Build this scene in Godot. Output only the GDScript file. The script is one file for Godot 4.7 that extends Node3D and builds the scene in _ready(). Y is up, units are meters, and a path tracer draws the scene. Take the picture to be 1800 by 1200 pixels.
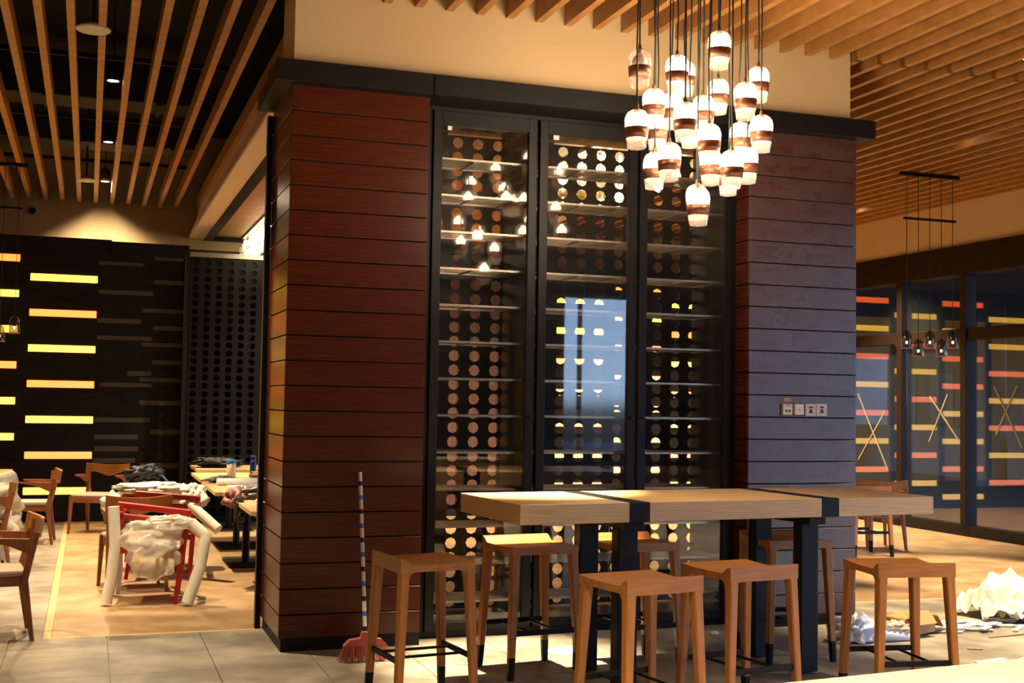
extends Node3D
# ---------------------------------------------------------------- camera numbers (1800 x 1200 frame)
const FPX := 2146.5
const YAW := 0.33299852
const PITCH := 0.04970985
const ROLL := 0.01660905
const EYE := Vector3(-1.1973, 1.6, 7.8401)
var cr: Vector3
var cu: Vector3
var cf: Vector3
var M := {}
var used := {}
var rng := RandomNumberGenerator.new()

func pix(px: float, py: float, axis: int, val: float) -> Vector3:
	var d := cf + cr * (px - 900.0) / FPX - cu * (py - 600.0) / FPX
	return EYE + d * ((val - EYE[axis]) / d[axis])

# ---------------------------------------------------------------- mesh helpers
func mb() -> SurfaceTool:
	var st := SurfaceTool.new()
	st.begin(Mesh.PRIMITIVE_TRIANGLES)
	st.set_smooth_group(-1)
	return st

func tri(st: SurfaceTool, a: Vector3, b: Vector3, c: Vector3) -> void:
	st.add_vertex(a); st.add_vertex(b); st.add_vertex(c)

func quad(st: SurfaceTool, a: Vector3, b: Vector3, c: Vector3, d: Vector3) -> void:
	tri(st, a, b, c); tri(st, a, c, d)

func bx(st: SurfaceTool, c: Vector3, s: Vector3, b := Basis()) -> void:
	var h := s / 2
	var p := []
	for i in 8:
		p.append(c + b * Vector3(h.x if i & 1 else -h.x, h.y if i & 2 else -h.y, h.z if i & 4 else -h.z))
	quad(st, p[4], p[6], p[7], p[5]); quad(st, p[1], p[3], p[2], p[0])
	quad(st, p[5], p[7], p[3], p[1]); quad(st, p[0], p[2], p[6], p[4])
	quad(st, p[6], p[2], p[3], p[7]); quad(st, p[0], p[4], p[5], p[1])

func lohi(st: SurfaceTool, a: Vector3, b: Vector3) -> void:
	bx(st, (a + b) / 2, (b - a).abs())

# a box with chamfered edges
func bev(st: SurfaceTool, c: Vector3, s: Vector3, e: float, b := Basis()) -> void:
	var h := s / 2
	var sg := [-1.0, 1.0]
	var P := func(ax: int, x: float, y: float, z: float) -> Vector3:
		var v := Vector3(x * (h.x - e), y * (h.y - e), z * (h.z - e))
		v[ax] = [x, y, z][ax] * h[ax]
		return c + b * v
	for ax in 3:
		var u: int = (ax + 1) % 3
		var w: int = (ax + 2) % 3
		for s0 in sg:
			var q := []
			for k in [[-1, -1], [1, -1], [1, 1], [-1, 1]]:
				var v := [0.0, 0.0, 0.0]
				v[ax] = s0; v[u] = float(k[0]); v[w] = float(k[1])
				q.append(P.call(ax, v[0], v[1], v[2]))
			if s0 > 0: quad(st, q[3], q[2], q[1], q[0])
			else: quad(st, q[0], q[1], q[2], q[3])
		# edges along ax
		for su in sg:
			for sw in sg:
				var e0 := [0.0, 0.0, 0.0]
				e0[u] = su; e0[w] = sw; e0[ax] = -1.0
				var a0: Vector3 = P.call(u, e0[0], e0[1], e0[2])
				var b0: Vector3 = P.call(w, e0[0], e0[1], e0[2])
				e0[ax] = 1.0
				var a1: Vector3 = P.call(u, e0[0], e0[1], e0[2])
				var b1: Vector3 = P.call(w, e0[0], e0[1], e0[2])
				if su * sw > 0: quad(st, a1, b1, b0, a0)
				else: quad(st, a0, b0, b1, a1)
	for x in sg:
		for y in sg:
			for z in sg:
				var a: Vector3 = P.call(0, x, y, z)
				var b2: Vector3 = P.call(1, x, y, z)
				var d: Vector3 = P.call(2, x, y, z)
				if x * y * z > 0: tri(st, a, d, b2)
				else: tri(st, a, b2, d)

# rings of equal length joined by quads; rings run counter-clockwise seen from the start
func loft(st: SurfaceTool, rings: Array, caps := true) -> void:
	for i in rings.size() - 1:
		var a: PackedVector3Array = rings[i]
		var b: PackedVector3Array = rings[i + 1]
		var n := a.size()
		for k in n:
			var j := (k + 1) % n
			quad(st, a[k], a[j], b[j], b[k])
	if caps:
		var a: PackedVector3Array = rings[0]
		var b: PackedVector3Array = rings[-1]
		for k in range(1, a.size() - 1):
			tri(st, a[0], a[k + 1], a[k])
			tri(st, b[0], b[k], b[k + 1])

func tube(st: SurfaceTool, pts: Array, r: float, n := 8) -> void:
	var rings := []
	for i in pts.size():
		var t: Vector3 = (pts[mini(i + 1, pts.size() - 1)] - pts[maxi(i - 1, 0)]).normalized()
		var x := t.cross(Vector3.UP if absf(t.y) < 0.9 else Vector3.RIGHT).normalized()
		var y := x.cross(t)
		var ring := PackedVector3Array()
		for k in n:
			var a := TAU * k / n
			ring.append(pts[i] + (x * cos(a) + y * sin(a)) * r)
		rings.append(ring)
	st.set_smooth_group(0)
	loft(st, rings, false)
	st.set_smooth_group(-1)
	var a0: PackedVector3Array = rings[0]
	var b0: PackedVector3Array = rings[-1]
	for k in range(1, n - 1):
		tri(st, a0[0], a0[k + 1], a0[k]); tri(st, b0[0], b0[k], b0[k + 1])

func lathe(st: SurfaceTool, prof: Array, n := 24, o := Vector3.ZERO) -> void:
	var rings := []
	for p in prof:
		var ring := PackedVector3Array()
		for k in n:
			var a := TAU * k / n
			ring.append(o + Vector3(cos(a) * p.x, p.y, -sin(a) * p.x))
		rings.append(ring)
	st.set_smooth_group(1)
	loft(st, rings, false)
	st.set_smooth_group(-1)

# polygon in (u, v) pushed along w by +-half; xf maps (u, v, w) to space
func extr(st: SurfaceTool, poly: PackedVector2Array, half: float, xf := Transform3D()) -> void:
	if Geometry2D.is_polygon_clockwise(poly): poly.reverse()
	var idx := Geometry2D.triangulate_polygon(poly)
	for i in range(0, idx.size(), 3):
		var a := poly[idx[i]]; var b := poly[idx[i + 1]]; var c := poly[idx[i + 2]]
		if (b - a).cross(c - a) < 0:
			var t := b; b = c; c = t
		tri(st, xf * Vector3(a.x, a.y, half), xf * Vector3(c.x, c.y, half), xf * Vector3(b.x, b.y, half))
		tri(st, xf * Vector3(a.x, a.y, -half), xf * Vector3(b.x, b.y, -half), xf * Vector3(c.x, c.y, -half))
	for i in poly.size():
		var a := poly[i]; var b := poly[(i + 1) % poly.size()]
		quad(st, xf * Vector3(a.x, a.y, half), xf * Vector3(b.x, b.y, half), xf * Vector3(b.x, b.y, -half), xf * Vector3(a.x, a.y, -half))

# tapered square post from a to b
func post(st: SurfaceTool, a: Vector3, b: Vector3, sa: float, sb: float) -> void:
	var rings := []
	for e in [[a, sa / 2], [b, sb / 2]]:
		var o: Vector3 = e[0]; var h: float = e[1]; var k := h * 0.72
		rings.append(PackedVector3Array([o + Vector3(-k, 0, -h), o + Vector3(-h, 0, -k), o + Vector3(-h, 0, k), o + Vector3(-k, 0, h), o + Vector3(k, 0, h), o + Vector3(h, 0, k), o + Vector3(h, 0, -k), o + Vector3(k, 0, -h)]))
	loft(st, rings)

func crumple(st: SurfaceTool, c: Vector3, s: Vector3, seed_: int, rough := 0.35, freq := 2.2, nu := 44, nv := 28, floor_y := -99.0) -> void:
	var nz := FastNoiseLite.new()
	nz.seed = seed_; nz.frequency = freq; nz.noise_type = FastNoiseLite.TYPE_SIMPLEX; nz.fractal_octaves = 2
	var rz := FastNoiseLite.new()
	rz.seed = seed_ + 3; rz.frequency = freq * 1.3; rz.noise_type = FastNoiseLite.TYPE_SIMPLEX; rz.fractal_type = FastNoiseLite.FRACTAL_RIDGED; rz.fractal_octaves = 3
	var g := []
	for j in nv + 1:
		var row := []
		for i in nu:
			var th := PI * j / nv
			var ph := TAU * i / nu
			var d := Vector3(sin(th) * cos(ph), cos(th), -sin(th) * sin(ph))
			var k := 1.0 + rough * nz.get_noise_3dv(d * 0.7) + rough * 0.35 * rz.get_noise_3dv(d * 0.8 + Vector3(5, 0, 0))
			var p := c + d * s * k
			p.y = maxf(p.y, floor_y)
			row.append(p)
		g.append(row)
	st.set_smooth_group(2)
	for j in nv:
		for i in nu:
			var q := (i + 1) % nu
			if j > 0: tri(st, g[j][i], g[j][q], g[j + 1][i])
			if j < nv - 1: tri(st, g[j][q], g[j + 1][q], g[j + 1][i])
	st.set_smooth_group(-1)

# a thin crumpled sheet lying roughly flat round c
func sheet(st: SurfaceTool, c: Vector3, w: float, d: float, h: float, seed_: int, turn: float, dome := 0.0) -> void:
	var rz := FastNoiseLite.new()
	rz.seed = seed_; rz.frequency = 2.4; rz.noise_type = FastNoiseLite.TYPE_SIMPLEX; rz.fractal_type = FastNoiseLite.FRACTAL_RIDGED; rz.fractal_octaves = 2
	var n := 30
	var b := Basis(Vector3.UP, turn)
	var g := []
	for j in n + 1:
		var row := []
		for i in n + 1:
			var u := -1.0 + 2.0 * i / n
			var v := -1.0 + 2.0 * j / n
			var k := rz.get_noise_2d(u * 0.35, v * 0.35)
			var y := h * (0.5 + 0.5 * k) + dome * maxf(0.0, 1.0 - u * u) * maxf(0.0, 1.0 - v * v)
			var e := 1.0 + 0.12 * rz.get_noise_2d(u * 0.2 + 7.0, v * 0.2)
			row.append(c + b * Vector3(u * w / 2 * e, y, v * d / 2 * e))
		g.append(row)
	for j in n:
		for i in n:
			tri(st, g[j][i], g[j][i + 1], g[j + 1][i + 1])
			tri(st, g[j][i], g[j + 1][i + 1], g[j + 1][i])

func fin(st: SurfaceTool, called: String, m: Material, parent: Node = self) -> MeshInstance3D:
	st.generate_normals()
	return inst(st.commit(), called, m, parent)

func inst(mesh: Mesh, called: String, m: Material, parent: Node = self) -> MeshInstance3D:
	var o := MeshInstance3D.new()
	o.mesh = mesh
	o.material_override = m
	o.name = numbered(called) if parent == self else called
	parent.add_child(o, true)
	return o

func numbered(n: String) -> String:
	if not used.has(n):
		used[n] = 0
		return n
	used[n] += 1
	return "%s_%03d" % [n, used[n]]

func thing(called: String, label: String, category: String, at := Vector3.ZERO, turn := 0.0, group := "") -> Node3D:
	var o := Node3D.new()
	o.name = numbered(called)
	add_child(o)
	o.position = at
	o.rotation.y = turn
	tag(o, label, category, group)
	return o

func tag(o: Node, label: String, category: String, group := "") -> Node:
	o.set_meta("label", label)
	o.set_meta("category", category)
	if group: o.set_meta("group", group)
	return o

func struct(o: Node, label := "") -> Node:
	o.set_meta("kind", "structure")
	if label: o.set_meta("label", label)
	return o

func snode(called: String, label := "") -> Node3D:
	var o := Node3D.new()
	o.name = numbered(called)
	add_child(o)
	struct(o, label)
	return o

func dup(root: Node3D, at: Vector3, turn: float, label := "", group := "") -> Node3D:
	var r: Node3D = root.duplicate()
	r.name = numbered(String(root.name))
	add_child(r)
	r.position = at
	r.rotation = Vector3(0, turn, 0)
	if label: r.set_meta("label", label)
	if group: r.set_meta("group", group)
	return r

# ---------------------------------------------------------------- materials
func lin(r: float, g: float, b: float) -> Color:
	return Color(r, g, b).linear_to_srgb()

func mat(called: String, c: Color, rough := 0.6, metal := 0.0, spec := 0.5) -> StandardMaterial3D:
	var m := StandardMaterial3D.new()
	m.resource_name = called
	m.albedo_color = c
	m.roughness = rough
	m.metallic = metal
	m.metallic_specular = spec
	M[called] = m
	return m

func glow(called: String, r: float, g: float, b: float) -> StandardMaterial3D:
	var e := maxf(r, maxf(g, b))
	var m := mat(called, Color(0.8, 0.8, 0.8), 0.5)
	m.emission_enabled = true
	m.emission = lin(r / e, g / e, b / e)
	m.emission_energy_multiplier = e
	return m

func glassy(called: String, c: Color, a: float, rough := 0.02) -> StandardMaterial3D:
	var m := mat(called, Color(c.r, c.g, c.b, a), rough)
	m.transparency = BaseMaterial3D.TRANSPARENCY_ALPHA
	return m

# wood grain: streaks along u (or v), from colour a to colour b
func grain(w: int, h: int, seed_: int, a: Color, b: Color, upright := false, fine := 0.5, coarse := 0.02) -> ImageTexture:
	var n1 := FastNoiseLite.new(); n1.seed = seed_; n1.frequency = 1.0; n1.noise_type = FastNoiseLite.TYPE_SIMPLEX; n1.fractal_octaves = 2
	var n2 := FastNoiseLite.new(); n2.seed = seed_ + 7; n2.frequency = 1.0; n2.noise_type = FastNoiseLite.TYPE_SIMPLEX; n2.fractal_octaves = 3
	var im := Image.create(w, h, false, Image.FORMAT_RGB8)
	for y in h:
		for x in w:
			var u := float(x if not upright else y)
			var v := float(y if not upright else x)
			var L := float(w if not upright else h)
			# wrap along the grain by blending
			var t := u / L
			var f1 := lerpf(n1.get_noise_2d(u * 0.012, v * fine), n1.get_noise_2d((u - L) * 0.012, v * fine), t)
			var f2 := lerpf(n2.get_noise_2d(u * 0.006, v * coarse), n2.get_noise_2d((u - L) * 0.006, v * coarse), t)
			var k := clampf(0.5 + 0.45 * f1 + 0.75 * f2, 0.0, 1.0)
			im.set_pixel(x, y, a.lerp(b, k))
	im.generate_mipmaps()
	return ImageTexture.create_from_image(im)

func mottle(w: int, seed_: int, a: Color, b: Color, freq: float, oct := 5, contrast := 1.0) -> ImageTexture:
	var n := FastNoiseLite.new(); n.seed = seed_; n.frequency = freq; n.fractal_octaves = oct; n.noise_type = FastNoiseLite.TYPE_SIMPLEX
	var src := n.get_seamless_image(w, w)
	var im := Image.create(w, w, false, Image.FORMAT_RGB8)
	for y in w:
		for x in w:
			var k := clampf((src.get_pixel(x, y).r - 0.5) * contrast + 0.5, 0.0, 1.0)
			im.set_pixel(x, y, a.lerp(b, k))
	im.generate_mipmaps()
	return ImageTexture.create_from_image(im)

func tex(m: StandardMaterial3D, t: Texture2D, scale: Vector3, world := false) -> StandardMaterial3D:
	m.albedo_texture = t
	m.albedo_color = Color.WHITE
	m.uv1_triplanar = true
	m.uv1_world_triplanar = world
	m.uv1_scale = scale
	return m

func materials() -> void:
	var m: StandardMaterial3D
	m = tex(mat("mahogany", Color.WHITE, 0.27, 0.0, 0.4), grain(512, 512, 3, Color(0.23, 0.088, 0.046), Color(0.305, 0.125, 0.064), false, 0.5, 0.05), Vector3(0.7, 2.2, 0.7), true)
	m = tex(mat("mahogany_dusty", Color.WHITE, 0.33, 0.0, 0.62), dusty_boards(), Vector3(0.27, 0.27, 0.27), true)
	m = tex(mat("slat_wood", Color.WHITE, 0.5), mottle(256, 12, Color(0.60, 0.41, 0.20), Color(0.70, 0.49, 0.26), 0.02, 4), Vector3(0.8, 0.8, 0.8))
	m = tex(mat("oak", Color.WHITE, 0.36), grain(512, 512, 21, Color(0.73, 0.59, 0.39), Color(0.85, 0.71, 0.50), false, 0.5, 0.10), Vector3(0.8, 3.0, 3.0))
	m = tex(mat("stool_wood", Color.WHITE, 0.42), grain(512, 256, 33, Color(0.54, 0.33, 0.125), Color(0.64, 0.41, 0.165), false, 0.4, 0.05), Vector3(1.0, 4, 4))
	m = tex(mat("stool_leg", Color.WHITE, 0.42), grain(256, 512, 35, Color(0.54, 0.33, 0.125), Color(0.64, 0.41, 0.165), true, 0.4, 0.05), Vector3(4, 1.0, 4))
	m = tex(mat("chair_wood", Color.WHITE, 0.42), grain(256, 512, 37, Color(0.45, 0.255, 0.125), Color(0.57, 0.335, 0.17), true, 0.3, 0.03), Vector3(3, 1.2, 3))
	mat("cream_paint", Color(0.77, 0.665, 0.50), 0.85)
	mat("soffit_paint", Color(0.80, 0.72, 0.62), 0.85)
	mat("black_trim", Color(0.085, 0.078, 0.074), 0.5, 0.0, 0.3)
	mat("black_steel", Color(0.065, 0.06, 0.058), 0.42, 0.0, 0.33)
	mat("table_steel", Color(0.05, 0.048, 0.048), 0.5, 0.0, 0.3)
	mat("void_black", Color(0.035, 0.033, 0.03), 0.9)
	mat("duct_grey", Color(0.11, 0.105, 0.10), 0.6)
	mat("brown_frame", Color(0.12, 0.072, 0.04), 0.55, 0.0, 0.3)
	mat("brushed_steel", Color(0.62, 0.58, 0.52), 0.32, 0.9)
	mat("rack_steel", Color(0.05, 0.047, 0.043), 0.42, 0.0, 0.3)
	m = tex(mat("veneer", Color.WHITE, 0.5), grain(256, 256, 41, Color(0.62, 0.43, 0.24), Color(0.70, 0.50, 0.29), false, 0.2, 0.02), Vector3(0.7, 0.7, 0.7))
	m = tex(mat("stone_tile", Color.WHITE, 0.42), mottle(512, 51, Color(0.44, 0.41, 0.36), Color(0.62, 0.58, 0.51), 0.006, 6, 1.5), Vector3(0.55, 0.55, 0.55), true)
	mat("grout", Color(0.66, 0.62, 0.53), 0.8)
	m = tex(mat("plank_floor", Color.WHITE, 0.42), mottle(512, 53, Color(0.56, 0.44, 0.30), Color(0.69, 0.56, 0.40), 0.008, 6, 1.4), Vector3(0.4, 0.4, 0.4), true)
	mat("border_strip", Color(0.78, 0.63, 0.42), 0.45)
	m = tex(mat("dark_panel", Color.WHITE, 0.6, 0.0, 0.25), grain(512, 256, 61, Color(0.08, 0.066, 0.05), Color(0.12, 0.098, 0.074), false, 0.25, 0.03), Vector3(0.5, 0.9, 0.5), true)
	m = tex(mat("brown_panel", Color.WHITE, 0.5), grain(256, 256, 63, Color(0.30, 0.19, 0.135), Color(0.41, 0.275, 0.20), true, 0.2, 0.03), Vector3(0.8, 0.8, 0.8))
	mat("grey_block", Color(0.27, 0.245, 0.21), 0.6, 0.0, 0.3)
	glow("strip_yellow", 4.2, 2.25, 0.14)
	glow("strip_orange", 4.6, 0.50, 0.04)
	glow("bulb", 22.0, 17.0, 11.0)
	glow("small_bulb", 14.0, 10.0, 6.0)
	glow("downlight_disc", 16.0, 14.5, 12.0)
	glow("crystal_lit", 7.0, 6.2, 3.6)
	glassy("crystal", Color(0.95, 0.92, 0.8), 0.25)
	glassy("door_glass", Color(0.86, 0.86, 0.84), 0.004)
	glassy("window_glass", Color(0.6, 0.68, 0.74), 0.015)
	var lg := glassy("lamp_glass", Color(1.0, 0.93, 0.88), 0.10)
	lg.backlight_enabled = true
	lg.backlight = Color(0.085, 0.075, 0.066)
	glassy("smoked_glass", Color(0.10, 0.08, 0.065), 0.62)
	mat("copper", Color(0.60, 0.41, 0.32), 0.32, 0.8)
	mat("cord", Color(0.05, 0.045, 0.04), 0.6)
	mat("cap_metal", Color(0.5, 0.42, 0.36), 0.3, 0.8)
	mat("dead_bulb", Color(0.75, 0.70, 0.65), 0.2)
	mat("white_plastic", Color(0.80, 0.78, 0.74), 0.45)
	mat("socket_rose", Color(0.72, 0.66, 0.66), 0.35)
	mat("socket_brown", Color(0.40, 0.27, 0.17), 0.5)
	mat("paper", Color(0.86, 0.84, 0.80), 0.8)
	mat("red_paint", Color(0.62, 0.06, 0.045), 0.4)
	var fm := mat("foam", Color(0.86, 0.83, 0.76), 0.75)
	fm.backlight_enabled = true
	fm.backlight = Color(0.25, 0.24, 0.22)
	var pm := mat("plastic_sheet", Color(0.92, 0.91, 0.85, 0.36), 0.26)
	pm.transparency = BaseMaterial3D.TRANSPARENCY_ALPHA
	mat("seat_pad", Color(0.66, 0.55, 0.48), 0.8)
	mat("bag_black", Color(0.05, 0.05, 0.055), 0.5)
	mat("bag_grey", Color(0.42, 0.42, 0.42), 0.4)
	mat("bag_pink", Color(0.62, 0.42, 0.40), 0.6)
	mat("bottle_blue", Color(0.03, 0.13, 0.42), 0.3)
	mat("lid_blue", Color(0.16, 0.42, 0.66), 0.4)
	mat("jar_white", Color(0.75, 0.70, 0.62), 0.4)
	mat("broom_pink", Color(0.62, 0.27, 0.26), 0.8)
	mat("bristle_pink", Color(0.70, 0.36, 0.34), 0.8)
	mat("stick_white", Color(0.80, 0.76, 0.70), 0.5)
	mat("stick_blue", Color(0.16, 0.42, 0.76), 0.5)
	mat("stick_black", Color(0.06, 0.06, 0.06), 0.5)
	mat("cardboard", Color(0.68, 0.50, 0.28), 0.7)
	mat("newsprint", Color(0.72, 0.74, 0.82), 0.8)
	mat("ink_blue", Color(0.25, 0.32, 0.52), 0.8)
	mat("raw_stick", Color(0.72, 0.56, 0.36), 0.6)
	mat("tape", Color(0.62, 0.55, 0.34), 0.6)
	m = tex(mat("counter_stone", Color.WHITE, 0.35), mottle(256, 71, Color(0.50, 0.47, 0.40), Color(0.56, 0.53, 0.45), 0.01, 4), Vector3(1, 1, 1))
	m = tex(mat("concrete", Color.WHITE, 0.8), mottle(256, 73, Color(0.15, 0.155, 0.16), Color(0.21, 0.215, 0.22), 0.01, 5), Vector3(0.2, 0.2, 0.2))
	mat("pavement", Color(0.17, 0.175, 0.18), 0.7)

# varnished boards with a film of dust, rubbed off in smears
func dusty_boards() -> ImageTexture:
	var n1 := FastNoiseLite.new(); n1.seed = 5; n1.frequency = 0.012; n1.fractal_octaves = 5; n1.noise_type = FastNoiseLite.TYPE_SIMPLEX
	var n2 := FastNoiseLite.new(); n2.seed = 9; n2.frequency = 0.05; n2.fractal_octaves = 4; n2.noise_type = FastNoiseLite.TYPE_SIMPLEX
	var n3 := FastNoiseLite.new(); n3.seed = 19; n3.frequency = 1.0; n3.noise_type = FastNoiseLite.TYPE_SIMPLEX
	var w := 1024
	var im := Image.create(w, w, false, Image.FORMAT_RGB8)
	for y in w:
		for x in w:
			var base := Color(0.22, 0.11, 0.085).lerp(Color(0.29, 0.15, 0.115), clampf(0.5 + 0.5 * n3.get_noise_2d(x * 0.02, y * 0.5), 0, 1))
			var film := Color(0.285, 0.24, 0.24)
			var rub := smoothstep(0.30, 0.40, n1.get_noise_2d(x * 0.9, y * 2.2) + 0.5 * n2.get_noise_2d(x, y))
			var haze := 0.5 + 0.5 * n1.get_noise_2d(x * 0.5 + 900.0, y * 0.8)
			im.set_pixel(x, y, base.lerp(film, clampf((0.35 + 0.5 * haze) * (1.0 - rub), 0, 1)))
	im.generate_mipmaps()
	return ImageTexture.create_from_image(im)

# ---------------------------------------------------------------- lights
const WARM := Color(1.0, 0.90, 0.74)

func spot(parent: Node3D, at: Vector3, to: Vector3, energy: float, angle: float, col := WARM, size := 0.04, soft := 0.6) -> void:
	var l := SpotLight3D.new()
	l.name = "lamp_light"
	parent.add_child(l, true)
	l.position = at
	var d := to - at
	l.look_at_from_position(parent.to_global(at), parent.to_global(at + d), Vector3.FORWARD if absf(d.normalized().y) > 0.98 else Vector3.UP)
	l.light_energy = energy
	l.light_color = col
	l.spot_angle = angle
	l.spot_angle_attenuation = soft
	l.spot_attenuation = 2.0
	l.spot_range = 30.0
	l.light_size = size
	l.shadow_enabled = true

func downlight(x: float, z: float, energy: float, angle: float, label: String, group := "", y := 4.36, soft := 0.6, lean := 0.0) -> void:
	x = 1.3673 + 0.2165 * roundf((x - 1.3673) / 0.2165) if x > 0.0 else -0.2283 - 0.2125 * roundf((-x - 0.2283) / 0.2125)
	var t := thing("downlight", label, "ceiling light", Vector3(x, y, z), 0.0, group)
	var st := mb()
	lathe(st, [Vector2(0.052, 0.0), Vector2(0.066, 0.0), Vector2(0.066, 0.03), Vector2(0.058, 0.16), Vector2(0.0, 0.16)], 20)
	fin(st, "housing", M.void_black, t)
	st = mb()
	lathe(st, [Vector2(0.0, 0.004), Vector2(0.050, 0.004)], 20)
	fin(st, "lens", M.downlight_disc, t)
	st = mb()
	tube(st, [Vector3(0, 0.16, 0), Vector3(0, 0.85, 0)], 0.006, 6)
	fin(st, "hanger", M.void_black, t)
	spot(t, Vector3(0, -0.01, 0), Vector3(lean, -4, 0), energy, angle, WARM, 0.045, soft)

func _ready() -> void:
	rng.seed = 11
	# ------------------------------------------------ camera, sky, exposure
	var fx := Vector3(sin(YAW) * cos(PITCH), sin(PITCH), -cos(YAW) * cos(PITCH))
	var rx := Vector3(cos(YAW), 0, sin(YAW))
	var ux := rx.cross(fx)
	cr = rx * cos(ROLL) + ux * sin(ROLL)
	cu = -rx * sin(ROLL) + ux * cos(ROLL)
	cf = fx
	var cam := Camera3D.new()
	cam.name = "camera"
	add_child(cam)
	cam.transform = Transform3D(Basis(cr, cu, -cf), EYE)
	cam.fov = rad_to_deg(2.0 * atan(600.0 / FPX))
	cam.near = 0.05
	cam.far = 200.0
	cam.current = true
	var we := WorldEnvironment.new()
	we.name = "environment"
	var env := Environment.new()
	env.tonemap_mode = Environment.TONE_MAPPER_LINEAR
	env.tonemap_exposure = 1.0
	env.background_mode = Environment.BG_SKY
	var sky := Sky.new()
	var sm := ProceduralSkyMaterial.new()
	sm.sky_top_color = Color(0.42, 0.58, 0.82)
	sm.sky_horizon_color = Color(0.66, 0.77, 0.90)
	sm.ground_horizon_color = Color(0.40, 0.44, 0.50)
	sm.ground_bottom_color = Color(0.24, 0.26, 0.29)
	sm.sun_angle_max = 1.0
	sm.sky_energy_multiplier = 2.7
	sm.ground_energy_multiplier = 1.6
	sky.sky_material = sm
	env.sky = sky
	env.sdfgi_enabled = true
	env.ssao_enabled = true
	env.ssil_enabled = true
	we.environment = env
	add_child(we)

	materials()
	shell()
	windows()
	block()
	far_wall()
	soffit()
	lights()
	bar_table()
	stools()
	cluster()
	linear_pendants()
	dining_left()
	red_chairs()
	dining_right()
	small_things()

# ---------------------------------------------------------------- room shell
const XL := -6.0
const XG := 9.42
const ZB := -8.65
const ZF := 12.5
const TOP := 5.3
const SLAT := 4.25

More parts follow.
